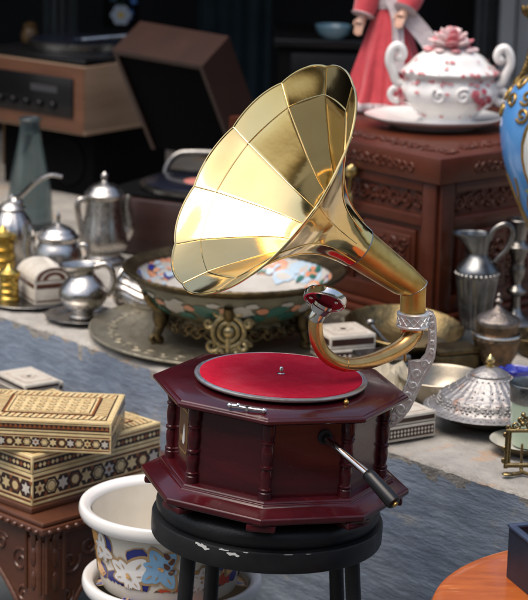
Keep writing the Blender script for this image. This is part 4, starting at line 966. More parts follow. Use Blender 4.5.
# ------------------------------------------------------------------ carved chest with tureen, doll; blue urn
c0 = at_z(433, 334, Z0); H = 0
d = ray(431, 158); cz = CAM.z + d.z*((c0.y-CAM.y)/d.y); CH = cz-LZ-.001
ca = du.copy(); cb = dn_.copy()        # ca: along ledge (left face runs to -ca), cb: back
CW, CDP = .74, .72
Mc = frame4(c0-ca*CW/2+cb*CDP/2, ca, cb, V((0, 0, 1)))
ch = thing('carved_chest', 'big carved redwood chest with brass hasp behind the gramophone horn', 'chest', Mc)
hl = CH*.155
b = MB(Mc); bh = CH-hl
b.box((0, 0, bh/2+.02), (CW-.03, CDP-.03, bh-.041), bev=.003)
def panel(Mp, w, h, seed):
    # stiles and rails proud of the carcass, carved frieze, raised centre panel
    for (x, y, sx, sy) in ((-w/2+.022, 0, .044, h), (w/2-.022, 0, .044, h), (0, h/2-.012, w-.088, .024), (0, h*.20, w-.088, .026), (0, -h/2+.02, w-.088, .04)):
        b.M = Mp; b.box((x, y, .004), (sx, sy, .014), bev=.003)
    b.M = Mx.Identity(4)
    relief(b, Mp @ Mx.Translation((0, h*.34, .0)), w-.10, h*.18, .020, .006, 0, seed, 1.7)
    n = 3; pw = (w-.10)/n
    for i in range(n):
        x = -w/2+.05+pw*(i+.5); Mq_ = Mp @ Mx.Translation((x, -h*.13, 0)); b.M = Mq_
        b.box((0, 0, .003), (pw-.026, h*.50, .012), bev=.004); b.box((0, 0, .009), (pw-.05, h*.50-.03, .010), bev=.004); b.M = Mx.Identity(4)
        relief(b, Mq_ @ Mx.Translation((0, 0, .014)), pw-.06, h*.50-.05, .018, .005, 0, seed+i, 1.7)
        if i: relief(b, Mp @ Mx.Translation((x-pw/2, -h*.13, .002)), .022, h*.5, .011, .004, 0, seed+i+9, 1.9)
Mleft = Mc @ frame4(V((0, -CDP/2+.015, bh/2+.02)), V((1, 0, 0)), V((0, 0, 1)), V((0, -1, 0)))
Mright = Mc @ frame4(V((CW/2-.015, 0, bh/2+.02)), V((0, 1, 0)), V((0, 0, 1)), V((1, 0, 0)))
panel(Mleft, CW-.03, bh-.042, 3); panel(Mright, CDP-.03, bh-.042, 21)
b.build('chest_body', CHESTW, ch, sharp=35)
b = MB(Mc); b.box((0, 0, .012), (CW+.05, CDP+.05, .024), bev=.005); b.box((0, 0, .032), (CW+.02, CDP+.02, .016), bev=.005); b.build('base_moulding', CHESTW, ch)
b = MB(Mc); b.box((0, 0, bh+hl/2), (CW+.012, CDP+.012, hl-.001), bev=.005); b.M = Mx.Identity(4)
relief(b, Mc @ frame4(V((.12, -CDP/2-.006, bh+hl/2)), V((1, 0, 0)), V((0, 0, 1)), V((0, -1, 0))), .34, .03, .012, .004, 0, 5, 1.7)
relief(b, Mc @ frame4(V((CW/2+.006, 0, bh+hl/2)), V((0, 1, 0)), V((0, 0, 1)), V((1, 0, 0))), .5, .03, .012, .004, 0, 6, 1.7)
relief(b, Mc @ Mx.Translation((0, -CDP/2+.07, CH)), CW-.05, .09, .026, .005, 0, 8, 1.8)
relief(b, Mc @ Mx.Translation((CW/2-.07, .05, CH)), .09, CDP-.16, .026, .005, 0, 9, 1.8)
b.build('lid', CHESTW, ch, sharp=35)
# brass hasp on the left face
q = Mc.inverted() @ at_z(0, 0, 0)
pl_o = Mc @ V((0, -CDP/2-.006, 0)); nn = -cb
def onface(px, py): d = ray(px, py); return CAM + d*((pl_o-CAM).dot(nn)/d.dot(nn))
h0, h1 = onface(356, 170), onface(351, 207); s_ = depth(h0)/F
Mh = frame4(h0.lerp(h1, .5)+nn*.004, ca, V((0, 0, 1)), nn); b = MB(); L_ = (h0-h1).length
b.tube([Mh @ V((x*s_, y*s_, z)) for x, y, z in ((1, 17, .004), (.5, 10, .008), (-1, 0, .008), (-2.5, -8, .010))], [.009, .012, .010, .013], 10, flat=.5)
b.tube([Mh @ V((-3*s_+.016*math.cos(t), -11*s_+.02*math.sin(t), .010)) for t in [2*pi*i/20 for i in range(21)]], .0045, 8)
b.ball(Mh @ V((1*s_, 18*s_, .006)), .017, 12, 8, 0, (1, .6, 1)); b.ball(Mh @ V((1*s_, 22*s_, .006)), .009, 10, 7)
b.build('hasp', mat('hasp_brass', (.55, .42, .18), (.35, .25, .09), 30, .3, 1), ch)
TOP = LZ+.001+CH
# tureen
S = Spot(434.5, 127, TOP+.0005)
b = MB(); b.lathe(S.prof(sprof([(2, 2), (30, 2), (44, 6), (60, 10), (68, 12.5), (69.5, 12), (66, 9), (48, 3), (40, .3), (2, .3)], 3)), 96, S.b, sx=1, sy=.82, mod=flute(8, .015))
tag(b.build('platter_dish', PORC, origin=S.b), 'white oval porcelain platter under the rose tureen', 'platter')
S = Spot(447, 126, TOP+.002+2*S.k)
tu = thing('tureen', 'white porcelain soup tureen with pink glaze edging and a rose on the lid', 'tureen', S.b)
SY = .72
pr = S.prof(sprof([(2, .5), (30, .5), (31, 4), (27, 9), (34, 16), (46, 25), (49, 34), (46, 42), (44, 47), (47, 52)], 4))
b = MB(); b.lathe(pr, 96, S.b, sy=SY, mod=flute(10, .018))
class OvalSurf(Surf):
    def at(s, ang, z, k=1):
        p, r = Surf.at(s, ang, z, k); return V((p.x, s.b.y+(p.y-s.b.y)*SY, p.z)), r
sf = OvalSurf(S.b, [(r*1.022, z) for r, z in pr], .002); rd = random.Random(12)
for i in range(44):
    a = rd.uniform(-pi, 0); z = rd.choice([46, 47, 48, 44, 13, 36])*S.k
    sf.decal(b, a, z, ring_poly(7, rd.uniform(.003, .008), rd.random(), 1.1, .55), 1, 1.5, rd.uniform(-.6, .6))
for an in (-.95, -2.9): 
    for i in range(18):
        r_ = .030*math.sqrt(rd.random()); t = rd.random()*6.3
        sf.decal(b, an+r_*math.cos(t)/.13, 31*S.k+r_*.75*math.sin(t), ring_poly(8, rd.uniform(.005, .010), rd.random(), 1, .8), 2 if rd.random() < .5 else 1, 2+i*.05)
b.M = Mx.Identity(4)
for sg in (-1, 1):
    b.tube([S.b+V((sg*(12+x)*S.s, -(47*SY)*S.s, (34+y)*S.k)) for x, y in spiral(0, 0, 8, 1.3, 1, sg, 16)], .0055, 8)
b.build('tureen_body', [PORC, PINK, ROSE], tu, sharp=50, recalc=False)
b = MB(); lp = S.prof(sprof([(47.5, 51), (49, 54), (46, 57), (40, 62), (32, 70), (20, 76), (8, 79), (2, 79.5)], 4)); b.lathe(lp, 96, S.b, sy=SY, mod=lambda t, r, z: 1+.02*math.cos(14*t)*(1 if z < 60*S.k else .4))
sf = OvalSurf(S.b, [(r*1.022, z) for r, z in lp], .002)
for i in range(30): sf.decal(b, rd.uniform(-pi, 0), rd.choice([54, 56, 55, 60, 66])*S.k, ring_poly(7, rd.uniform(.003, .007), rd.random(), 1.2, .6), 1, 1.5, rd.uniform(-.8, .8))
lid = b.build('lid', [PORC, PINK], tu, sharp=50, recalc=False)
b = MB(); o = S.p(0, 80)
for ring_, (n, R, h, w, tl) in enumerate(((8, 19, 2, 9.5, .5), (7, 14, 7, 8.5, .8), (6, 9, 11, 7, 1.1), (4, 4, 14, 5, 1.35))):
    for i in range(n):
        a = 2*pi*(i+.37*ring_)/n; e_ = V((math.cos(a), math.sin(a), 0)); RR = Mx.Rotation(a, 3, 'Z') @ Mx.Rotation(-tl, 3, 'Y')
        b.ball(o+e_*(R*S.s*.8)+V((0, 0, h*S.k)), w*S.s, 10, 7, 1 if (ring_+i) % 3 == 0 else 0, (.95, .8, .26), RR)
b.ball(o+V((0, 0, 13*S.k)), 5*S.s, 10, 7, 1)
for i in range(9): a = 2*pi*i/9; b.ball(o+V((math.cos(a)*23*S.s, math.sin(a)*20*S.s*.8, -4*S.k)), 5.5*S.s, 8, 6, 1 if i % 2 else 0, (1, 1, .5))
b.build('rose_knob', [mat('pale_rose', (.66, .42, .42), (.72, .60, .58), 60, .3), PINK], lid)
for sg in (-1, 1):
    b = MB(); hp_ = [(44, 40), (52, 43), (56, 52), (60, 62), (59, 72), (54, 78), (49, 76), (47, 70), (50, 66), (53, 69)]
    if sg > 0: hp_ = [(x, y) for x, y in hp_]
    b.tube(smooth([S.p(sg*x, y) for x, y in hp_], 5), .0118, 12, flat=1); b.tube(smooth([S.p(sg*46, 36), S.p(sg*55, 36), S.p(sg*58, 29), S.p(sg*52, 24), S.p(sg*47, 28)], 5), .0085, 10); b.build('handle', PORC, tu)
# doll
RED = mat('red_doll_cloth', (.56, .055, .07), (.44, .035, .05), 30, .85, 0, .3, 160, sheen=.3, dirt=(.62, .25, .25), dscale=120, dthr=(.66, .74))
LACE = mat('white_lace', (.62, .56, .56), (.5, .42, .44), 60, .9, 0, .5, 200)
SKIN = mat('doll_bisque', (.62, .37, .27), None, 1, .4)
HAIR = mat('doll_hair', (.05, .022, .01), (.03, .012, .006), 50, .6, 0, .4, 100)
S = Spot(386, 108, TOP+.001)
dl = thing('doll', 'standing doll in a red dress with white lace ribbon behind the tureen', 'doll', S.b)
def fold(t, r, z): return 1+(.10*math.sin(8*t+.6+z*2)+.06*math.sin(17*t+2-z*5)+.03*math.sin(31*t))*max(0, min(1, 1.15-z/(100*S.k)))
b = MB(); b.lathe(S.prof(sprof([(6, 3), (40, 2), (41, 6), (36, 20), (31, 40), (25, 62), (19, 82), (13, 98), (11.5, 104)], 4)), 110, S.b, mod=fold, cap=True); sk = b.build('skirt', RED, dl, sharp=60)
b = MB(); b.lathe(S.prof(sprof([(39, .5), (42, 1), (43, 4), (41, 9), (38, 8)], 3)), 160, S.b, mod=lambda t, r, z: fold(t, r, z)*(1+.025*math.sin(60*t))); b.build('lace_hem', LACE, sk)
b = MB(); b.lathe(S.prof(sprof([(11.5, 103), (13, 112), (16, 126), (15, 136), (9, 143), (5, 146), (4.5, 152)], 4)), 40, S.b, sy=.75, cap=True); b.build('bodice', RED, dl)
for sg in (-1, 1):
    el = S.p(sg*22, 108, 4) if sg < 0 else S.p(20, 112, 14); hd = S.p(-28, 88, 10) if sg < 0 else S.p(12, 96, 24)
    b = MB(); pp = smooth([S.p(sg*11, 136), S.p(sg*19, 126, 2), el, el.lerp(hd, .75)], 5); n = len(pp); b.tube(pp, [.026+.008*math.sin(pi*i/n) for i in range(n)], 14); sl = b.build('sleeve', RED, dl)
    b = MB(); dd_ = (hd-el).normalized(); b.tube([el.lerp(hd, .7), el.lerp(hd, .78), el.lerp(hd, .84)], [.024, .033, .027], 14); b.build('lace_cuff', LACE, sl)
    b = MB(); b.tube([el.lerp(hd, .78), hd, hd+dd_*.012], [.011, .012, .014], 10)
    sd = dd_.cross(V((0, 0, 1))).normalized()
    for k_ in range(4): o = hd+dd_*.014+sd*((k_-1.5)*.0068); b.tube([o, o+dd_*.014-V((0, 0, .002)), o+dd_*(.024-.003*abs(k_-1.3))-V((0, 0, .007))], [.0042, .0038, .003], 8)
    b.tube([hd+sd*.012, hd+sd*.02+dd_*.008, hd+sd*.02+dd_*.018], [.0045, .004, .003], 8); b.build('hand', SKIN, dl)
hc = S.p(0, 168); b = MB(); b.tube([S.p(0, 150), S.p(0, 158)], .014, 12); b.ball(hc, .042, 24, 16, 0, (.86, .92, 1.12)); b.ball(hc+V((0, -.041, -.004)), .006, 10, 7, 0, (.8, 1, 1.2))
for sg in (-1, 1): b.ball(hc+V((sg*.036, .002, 0)), .009, 8, 6, 0, (.5, .8, 1.2)); b.ball(hc+V((sg*.014, -.0355, .006)), .0055, 10, 7, 1, (1, .5, .8))
b.ball(hc+V((0, -.037, -.02)), .007, 10, 6, 2, (1.2, .5, .5)); hd_ = b.build('head', [SKIN, BLKPL, ROSE], dl)
b = MB(); b.ball(hc+V((0, .008, .008)), .047, 24, 16, 0, (.95, .92, 1.08))
for i in range(14):
    a = -.3+(pi+.6)*i/13; o = hc+V((.042*math.cos(a), .010+.036*math.sin(a), 0)); b.tube([o, o+V((0, .003, -.03)), o+V((.004*math.cos(a), .004, -.066))], [.010, .011, .006], 8)
b.build('hair', HAIR, hd_)
b = MB()
def ribbon(pts, w, th=.003):
    pts = smooth(pts, 5); rs = []
    for i, p in enumerate(pts):
        t = (pts[min(i+1, len(pts)-1)]-pts[max(i-1, 0)]).normalized(); sd = t.cross(V((0, -1, 0))).normalized(); f = V((0, -1, 0))
        r_ = [p+sd*w*.5*u_+f*(th*.5*v_+.003*math.sin(u_*6+i*.2)) for u_, v_ in ((-1, -1), (-.5, -1), (0, -1), (.5, -1), (1, -1), (1, 1), (.5, 1), (0, 1), (-.5, 1), (-1, 1))]; rs.append(r_)
    b.loft(rs, 0, True)
ribbon([S.p(-2, 112, 15), S.p(12, 98, 17), S.p(26, 84, 21), S.p(38, 70, 25), S.p(46, 56, 28)], .045); ribbon([S.p(-1, 112, 15), S.p(6, 92, 20), S.p(8, 66, 28), S.p(9, 40, 34)], .03)
ribbon([S.p(-13, 104, 8), S.p(0, 106, 15), S.p(13, 104, 8)], .034); b.build('lace_ribbon', LACE, dl, sharp=60)
# blue urn
SU = Spot(553, 352, Z0)
ur = thing('blue_urn', 'sky blue porcelain urn with gilt scrolls and bronze mounts at the right edge', 'urn', SU.b)
up_ = sprof([(20, 96), (26, 112), (44, 150), (58, 182), (64, 210), (63, 234), (56, 254), (46, 266), (36, 272)], 5)
b = MB(); b.lathe(SU.prof(up_), 96, SU.b)
su = Surf(SU.b, SU.prof(up_), .001); GILT = mat('gilt', (.40, .27, .09), (.25, .16, .05), 40, .35, .8)
for i, a0 in enumerate((-1.64, 1.5)):
    su.decal(b, a0, 196*SU.k, ring_poly(28, .122, 0, .92, 1.25), 1, 2, 0, 1, 2); su.decal(b, a0, 196*SU.k, ring_poly(28, .112, 0, .92, 1.25), 2, 3, 0, 1, 2)
    rd = random.Random(40+i)
    for x, y, rx, ry, mi in ((-.05, -.02, .022, .04, 3), (-.05, .03, .011, .014, 5), (-.035, -.055, .024, .018, 4), (-.07, -.075, .03, .014, 6), (.0, -.08, .05, .018, 6), (.01, -.02, .02, .045, 4), (.012, .035, .011, .014, 5), (.04, -.03, .02, .035, 3), (-.03, .075, .03, .02, 4), (.04, .07, .03, .03, 6)):
        rx *= .6; ry *= .6; su.decal(b, a0-.18+x/(SU.s*62), 196*SU.k+y, [(rx*(.7+.5*rd.random())*math.cos(2*pi*k_/11), ry*(.7+.5*rd.random())*math.sin(2*pi*k_/11)) for k_ in range(11)], mi, 4+rd.random())
for i in range(18):
    a = 2*pi*i/18
    for z in (252, 236) if i % 2 else (246, 262):
        sp = spiral(0, 0, 8*SU.s, 1.3, a, 1 if i % 2 else -1, 14); pp = [su.at(a+x/(SU.s*58), z*SU.k+y)[0] for x, y in sp]; b.tube(pp, .0042, 6, 1)
    b.tube([su.at(a+.1*math.sin(z*.12), z*SU.k)[0] for z in range(118, 176, 4)], .003, 6, 1)
b.build('urn_body', [mat('sky_blue_porcelain', (.06, .22, .55), (.10, .30, .62), 8, .18, coat=.5), GILT, mat('cartouche_white', (.66, .66, .62), (.55, .62, .66), 12, .25), REDG, mat('faded_blue', (.25, .38, .5), None, 1, .3), SKIN, mat('faded_green', (.26, .28, .14), None, 1, .4)], ur, sharp=60, recalc=False)
b = MB(); b.lathe(SU.prof(sprof([(20, 97), (24, 92), (14, 84), (11, 70), (18, 58), (12, 50), (16, 30), (30, 14), (36, 12)], 4)+[(36, .5), (2, .5)]), 64, SU.b); b.build('foot', DKBR, ur)
b = MB(); b.lathe(SU.prof(sprof([(37, 271), (40, 276), (34, 282), (26, 296), (24, 320), (30, 340), (26, 341), (20, 320)], 4)), 64, SU.b, mod=flute(24, .02)); b.build('neck', DKBR, ur)
b = MB(); gy = 0
hp_ = smooth([SU.p(-48, 246), SU.p(-43, 256), SU.p(-36, 270), SU.p(-31, 290), SU.p(-31, 310), SU.p(-35, 324), SU.p(-40, 327)], 6); n = len(hp_)
b.tube(hp_, [.009+.006*math.sin(pi*min(1, i/n*1.1)) for i in range(n)], 12)
for i in range(2, n):
    for sg in (-1, 0, 1): b.ball(hp_[i]+V((-.006+.008*sg, -.008, .003)), .0115, 8, 6, 0, (.7, .5, 1.3), Mx.Rotation(.5*sg, 3, 'Y'))
b.ball(hp_[-1]+V((-.004, 0, .002)), .012, 12, 8, 0, (1.5, .8, .8)); b.build('handle', mat('feathered_bronze', (.24, .16, .06), (.07, .045, .02), 80, .38, 1, .3, 120), ur)
# ------------------------------------------------------------------ cabinet gramophone with open lid, record deck, bottle, shop clutter
DKW = mat('dark_brown_wood', (.032, .011, .008), (.018, .006, .005), 5, .42, 0, .1, 50, stretch=(1, 1, 4), coat=.2)
LIDW = mat('lid_wood', (.036, .015, .011), (.024, .010, .008), 5, .4, 0, .1, 50, stretch=(4, 1, 1), coat=.2)
BLK = mat('near_black', (.003, .003, .0035), None, 1, .8, spec=.06)
RECB = mat('record_black', (.010, .012, .022), None, 1, .22, 0, coat=.4)
GS = Spot(133, 255, Z0)
gw, gd, gh = .42, .42, .155
g0 = at_z(66, 238, Z0); Mg2 = frame4(GS.b+dn_*.23, du, dn_, V((0, 0, 1)))
# yaw it a little so its front looks at the camera
Mg2 = Mg2 @ Mx.Rotation(math.radians(22), 4, 'Z')
cg = thing('cabinet_gramophone', 'dark wooden cabinet record player with its lid propped open behind the coffee pot', 'record player', Mg2)
b = MB(Mg2); b.box((0, 0, gh/2), (gw, gd, gh-.002), bev=.006); b.build('cabinet', DKW, cg)
b = MB(Mg2); b.box((0, 0, gh+.004), (gw-.03, gd-.03, .008), bev=.002); b.build('deck', BLK, cg)
b = MB(Mg2); b.lathe([(.01, gh+.010), (.168, gh+.010), (.172, gh+.013), (.172, gh+.022), (.166, gh+.024), (.01, gh+.024)], 96, (.02, -.02, 0), cap=True); pt2 = b.build('platter', SILVD, cg)
b = MB(Mg2); b.lathe([(.004, gh+.0245), (.155, gh+.0245), (.157, gh+.026), (.155, gh+.0275), (.055, gh+.0275)]+[(.004, gh+.0275)], 96, (.02, -.02, 0), cap=True); rc = b.build('record', RECB, cg)
b = MB(Mg2); b.lathe([(.003, gh+.0278), (.052, gh+.0278), (.0525, gh+.0274)], 48, (.02, -.02, 0)); b.build('record_label', mat('record_label_red', (.42, .02, .02), (.5, .25, .2), 20, .5), rc)
t0 = at_d(166, 184, depth(GS.b)+.28); s_ = depth(t0)/F
b = MB(); pp = smooth([t0, t0+cu*14*s_, t0+cu*24*s_+cr*5*s_, t0+cu*30*s_+cr*13*s_, t0+cu*31.5*s_+cr*24*s_, t0+cu*31*s_+cr*46*s_], 6); b.tube(pp, [.0095]*len(pp), 14); b.tube([t0-V((0, 0, .03)), t0+V((0, 0, .012))], .018, 16); b.build('tone_arm', SILVD, cg)
# lid
lc = at_d(158, 59, depth(GS.b)+.42); s_ = depth(lc)/F
def LP(px, py, dd=0): return at_d(px, py, depth(GS.b)+.42+dd)
p0, p1, p2 = LP(112, 50), LP(202, 66, -.10), LP(146, 22, .13)
ex = (p1-p0); wl = ex.length; ex.normalize(); ey = (p2-p0); ey = (ey-ex*ey.dot(ex)); tl = ey.length; ey.normalize(); ez = ex.cross(ey)
# ez points up out of the narrow top edge; the lid hangs down from it
if ez.z < 0: ez = -ez
Ml2 = frame4(p0, ex, ey, ez)
if Ml2.to_3x3().determinant() < 0: pass
b = MB(Ml2); ll = .34
slant = .42
def lidbox(x0, x1, y0, y1, z0, z1):
    P = lambda x, y, z: (x-z*slant*.55, y-z*.12, z)
    q = [P(x, y, z) for z in (z0, z1) for y in (y0, y1) for x in (x0, x1)]
    b.add(q, [(0, 2, 3, 1), (4, 5, 7, 6), (0, 1, 5, 4), (2, 6, 7, 3), (0, 4, 6, 2), (1, 3, 7, 5)])
lidbox(0, wl, 0, tl, -.014, 0); lidbox(0, wl, tl-.012, tl, -ll, -.0142); lidbox(0, .012, 0, tl-.0122, -ll, -.0142); lidbox(wl-.012, wl, 0, tl-.0122, -ll, -.0142)
ld_ = b.build('lid', LIDW, cg, sharp=30)
b = MB(Ml2); lidbox(.0122, wl-.0122, tl*.06, tl*.10, -ll, -.0144); b.build('lid_shade_panel', BLK, ld_)  # black sheet standing in for the shade inside the open lid
# upper record deck on a black speaker
KD = 6.55
DW = mat('deck_oak', (.25, .175, .12), (.19, .13, .088), 4, .45, 0, .06, 60, stretch=(1, 1, 7))
DWF = mat('deck_oak_front', (.15, .066, .036), (.105, .045, .024), 4, .42, 0, .06, 60, stretch=(1, 1, 7))
dc = at_d(85, 136, KD); dz = dc.z; s_ = depth(dc)/F
l_, r_ = at_z(0, 113, dz), at_z(146, 128, dz)
a = (dc-l_); a.z = 0; a.normalize()
ang = math.radians(-38); a = V((math.cos(ang), math.sin(ang), 0)); q = V((-a.y, a.x, 0)); dw, dd_, dh = .44, .42, .205
Md2 = frame4(dc-a*dw/2+q*dd_/2, a, q, V((0, 0, 1)))
rp = thing('record_player', 'oak cased record player with a black control panel stacked at upper left', 'record player', Md2)
b = MB(Md2); b.box((0, 0, dh/2), (dw, dd_, dh-.001), bev=.003); b.box((0, -dd_/2-.001, dh*.5), (dw-.004, .004, dh-.006), mi=1); b.box((0, 0, .006), (dw+.006, dd_+.006, .012), bev=.002); b.build('case', [DW, DWF], rp)
b = MB(Md2); b.box((.0, -dd_/2-.005, dh*.52), (dw*.80, .008, dh*.58), bev=.002); cpn = b.build('control_panel', BLKPL, rp)
for i in range(5):
    b = MB(Md2 @ Mx.Translation((-.12+i*.055, -dd_/2-.009, dh*.38)) @ Mx.Rotation(pi/2, 4, 'X')); b.lathe([(.012, 0), (.012, .012), (.010, .014), (.001, .014)], 16, cap=True); b.build('knob', BLKPL, cpn)
b = MB(Md2); b.box((.06, -dd_/2-.0095, dh*.62), (.11, .002, .02)); b.build('dial_window', mat('dial_grey', (.05, .05, .055), None, 1, .3), cpn)
b = MB(Md2); b.box((0, 0, dh+.010), (dw-.02, dd_-.02, .019), bev=.004); b.build('deck', BLKPL, rp)
b = MB(Md2); b.lathe([(.01, dh+.021), (.155, dh+.021), (.158, dh+.024), (.158, dh+.042), (.152, dh+.046), (.01, dh+.046)], 72, (0, 0, 0), cap=True); b.build('platter', SILVD, rp)
b = MB(Md2); b.lathe([(.01, dh+.0465), (.148, dh+.0465), (.148, dh+.049), (.01, dh+.049)], 72, cap=True); b.tube([V((.14, .12, dh+.06)), V((.10, -.02, dh+.062)), V((.06, -.09, dh+.056))], .006, 8, 0); b.build('record', RECB, rp)
b = MB(Md2); b.tube([V((.165, .15, dh+.02)), V((.165, .15, dh+.066)), V((.15, .02, dh+.068)), V((.10, -.10, dh+.062))], .0065, 8); b.build('tone_arm', SILV, rp)
spk = thing('loudspeaker', 'black loudspeaker box under the oak record player', 'loudspeaker', Md2 @ Mx.Translation((0, .03, -(dz-LZ))))
sh = dz-LZ-.002; Msp = Md2 @ Mx.Translation((0, .03, -(dz-LZ)+.001))
b = MB(Msp); b.box((0, 0, sh/2), (dw*.86, dd_*.8, sh-.002), bev=.004); b.build('cabinet', BLK, spk)
b = MB(Msp @ Mx.Translation((.08, -dd_*.4, sh*.5)) @ Mx.Rotation(pi/2, 4, 'X')); b.lathe([(.075, 0), (.075, .006), (.066, .006), (.05, -.0), (.02, .003), (.002, .006)], 40); b.build('cone', BLK, spk)
# blue glass bottle
S = Spot(30, 226, Z0)
GLB = mat('smoky_blue_glass', (.16, .22, .235), None, 1, .08, 0, trans=.85)
b = MB(); b.lathe(S.prof(sprof([(2, .5), (21, .5), (23, 4), (22, 22), (20, 44), (15, 70), (11, 90), (10, 102), (11.5, 106), (9, 106), (8, 92)], 4)), 48, S.b); tag(b.build('glass_bottle', GLB, origin=S.b), 'smoky blue glass bottle with a long neck below the oak record player', 'bottle')
# black cabinet behind the horn with a blue bowl
bc = at_z(320, 215, LZ) ; bc = at_d(322, 101, 6.9); bz = bc.z
Mbk = frame4(V((bc.x+.03, bc.y+.25, LZ+.001)), V((1, 0, 0)), V((0, 1, 0)), V((0, 0, 1))); hb_ = at_d(322, 40, 6.9).z-LZ
bk = thing('black_cabinet', 'plain black cabinet standing behind the top of the horn', 'cabinet', Mbk)
b = MB(Mbk); b.box((0, 0, hb_/2), (.34, .4, hb_-.05), bev=.004); b.build('cabinet_body', BLK, bk)
b = MB(Mbk); b.box((0, 0, hb_-.012), (.37, .43, .024), bev=.004); b.build('cabinet_top', BLKPL, bk)
b = MB(Mbk); b.box((0, -.202, hb_*.55), (.26, .006, hb_*.7), bev=.002); b.build('door', BLKPL, bk)
S = Spot(333, 39, LZ+.001+hb_); b = MB(); b.lathe(S.prof(sprof([(2, .4), (9, .4), (15, 6), (18, 13), (17, 13), (12, 6), (2, 3)], 4)), 40, S.b); tag(b.build('blue_bowl', mat('dull_blue_bowl', (.10, .19, .25), None, 1, .3, coat=.3), origin=S.b), 'dull blue bowl on the black cabinet beside the doll', 'bowl')
# hanging things at the back
WF = mat('white_door_frame', (.50, .51, .52), (.40, .41, .42), 4, .5)
p = at_d(505, 60, 7.9); b = MB(); b.box((p.x, p.y, 1.5), (.055, .06, 1.9), bev=.004); b.box((p.x+.27, p.y+.03, 1.5), (.46, .02, 1.9)); tag(b.build('door_frame', WF), 'white painted door post at the upper right behind the tureen', 'door frame')
b = MB(); n = 60; rs = []
def curtain(px0, px1, dep, m_, name, label, z0=.62, z1=2.3, seed=0):
    a, c = at_d(px0, 60, dep), at_d(px1, 60, dep); b = MB(); rings = []
    for z in (z0, (z0+z1)/2, z1):
        f = []; k_ = []
        for i in range(41):
            t = i/40; y = .018*math.sin(t*22+seed)+.008*math.sin(t*51+seed); x = a.x+(c.x-a.x)*t
            f.append(V((x, a.y+y, z))); k_.append(V((x, a.y+y+.004, z)))
        rings.append(f+k_[::-1])
    b.loft(rings, 0, True); return tag(b.build(name, m_, sharp=60), label, 'curtain', 'curtains at the back of the shop')
curtain(474, 498, 8.05, mat('grey_curtain', (.20, .205, .21), (.14, .145, .15), 8, .9), 'curtain', 'grey curtain strip beside the white door post', seed=2)
curtain(44, 76, 7.9, mat('green_grey_curtain', (.10, .115, .11), (.06, .07, .07), 8, .9), 'curtain', 'narrow grey green curtain above the oak record player', seed=4)
curtain(198, 270, 8.2, mat('teal_curtain', (.016, .036, .045), (.010, .022, .028), 8, .9), 'curtain', 'dark teal curtain behind the propped open lid', seed=1)
# painted flower panel
p = at_d(121, 12, 7.6); b = MB(); s_ = depth(p)/F; Mp = frame4(p, V((1, 0, 0)), V((0, 0, 1)), V((0, -1, 0)))
b.M = Mp; b.box((0, 25*s_, -.008), (36*s_, 82*s_, .012), bev=.003)
rd = random.Random(6); 
for i in range(26):
    x, y, R, mi = rd.uniform(-15, 15), rd.uniform(-12, 50), rd.uniform(3, 6), rd.choice([1, 1, 2, 3]); b.add([Mx.Identity(4) @ V(((x+u_)*s_, (y+v_)*s_, .0004*(i % 5)-.0018+.0004*mi+.001)) for u_, v_ in star_poly(5, R, R*.45, rd.random())], [tuple(range(10))], mi)
for i in range(6): a = i*pi/3; b.add([V(((6*math.cos(a)+4.5*math.cos(t)*1)*s_, (6*math.sin(a)+4.5*math.sin(t)-3)*s_, .003+.0002*i)) for t in [2*pi*k_/10 for k_ in range(10)]], [tuple(range(10))], 4)
b.add([V((3.2*math.cos(t)*s_, (3.2*math.sin(t)-3)*s_, .0048)) for t in [2*pi*k_/12 for k_ in range(12)]], [tuple(range(12))], 5)
tag(b.build('flower_panel', [BLK, mat('panel_blue', (.015, .05, .22), None, 1, .5), mat('panel_light_blue', (.04, .14, .36), None, 1, .5), mat('panel_green', (.02, .06, .03), None, 1, .5), mat('panel_white', (.34, .38, .42), None, 1, .5), mat('panel_yellow', (.5, .32, .04), None, 1, .5)], recalc=False), 'dark panel painted with a white and yellow flower among blue leaves', 'painting')
S = Spot(30, 62, dz+dh+.022); S = Spot(30, 60, dz+dh+.02)
p = at_d(30, 62, 7.15); b = MB(); s_ = depth(p)/F
b.lathe([(r*s_, z*s_) for r, z in ((1, 0), (9, 0), (9, 3), (4, 6), (3, 14), (8, 20), (9, 28), (6, 34), (7, 37), (2, 40))], 32, (p.x, p.y, p.z), cap=True)
b.lathe([(.09, LZ+.001-p.z), (.09, -.001)], 24, p, cap=True)
tag(b.build('ornament', mat('dull_ochre', (.10, .055, .015), (.05, .025, .008), 30, .5)), 'dull ochre vase shaped ornament behind the oak record player', 'ornament')
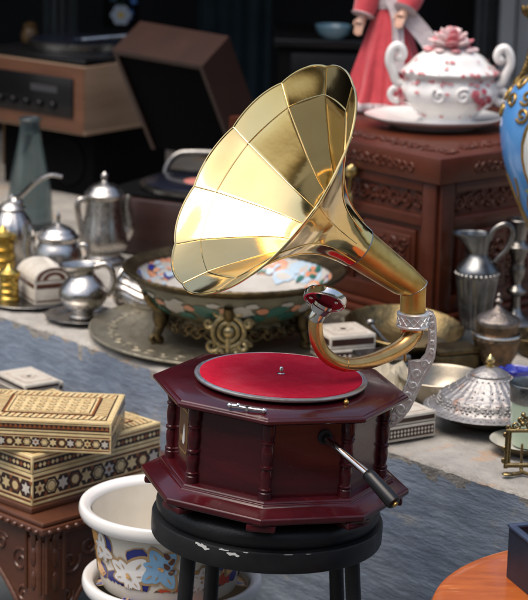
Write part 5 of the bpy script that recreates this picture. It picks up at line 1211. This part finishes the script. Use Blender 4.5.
# ------------------------------------------------------------------ house front added behind the camera for the metal to mirror
FAC = mat('ochre_plaster', (.52, .40, .26), (.40, .29, .17), 1.2, .8)
FDK = mat('dark_opening', (.05, .045, .04), None, 1, .3)
FGR = mat('green_shutter', (.05, .085, .05), None, 1, .6)
bh_ = thing('added_facade', 'plain ochre house front added out of view behind the camera to warm the brass reflections', 'added_facade', V((-1, -5.5, 0)))
b = MB(); b.box((-1, -6, 2.5), (22, 1, 5.0)); b.build('wall', FAC, bh_)
for i in range(7):
    x = -10+i*3; b = MB(); b.box((x, -5.48, 1.25), (1.5, .06, 2.4)); b.build('door', FDK if i % 2 else FGR, bh_)
    b = MB(); b.box((x, -5.48, 3.8), (1.2, .06, 1.5)); wn = b.build('window', FDK, bh_)
    b = MB(); b.box((x-.85, -5.46, 3.8), (.5, .08, 1.55)); b.box((x+.85, -5.46, 3.8), (.5, .08, 1.55)); b.build('shutters', FGR, wn)
# ------------------------------------------------------------------ light
w = bpy.data.worlds.new('World'); sc.world = w; w.use_nodes = True; nt = w.node_tree
bg = nt.nodes['Background']; sky = nt.nodes.new('ShaderNodeTexSky'); sky.sky_type = 'NISHITA'; sky.sun_disc = False
EL, AZ = math.radians(69), math.radians(-128)     # azimuth measured from +Y towards +X
sky.sun_elevation = EL; sky.sun_rotation = AZ; sky.air_density = 1.2; sky.dust_density = 6; sky.ozone_density = 1.0
nt.links.new(sky.outputs[0], bg.inputs[0]); bg.inputs[1].default_value = .15
sd = bpy.data.lights.new('sun', 'SUN'); so_ = bpy.data.objects.new('sun', sd); COL.objects.link(so_); sd.energy = 1.35; sd.angle = math.radians(52); sd.color = (1, .95, .88)
tv = V((math.sin(AZ)*math.cos(EL), math.cos(AZ)*math.cos(EL), math.sin(EL))); so_.rotation_euler = tv.to_track_quat('Z', 'Y').to_euler()
sc.view_settings.view_transform = 'Standard'; sc.view_settings.look = 'None'; sc.view_settings.exposure = .44; sc.view_settings.gamma = 1
sc.cycles.max_bounces = 8
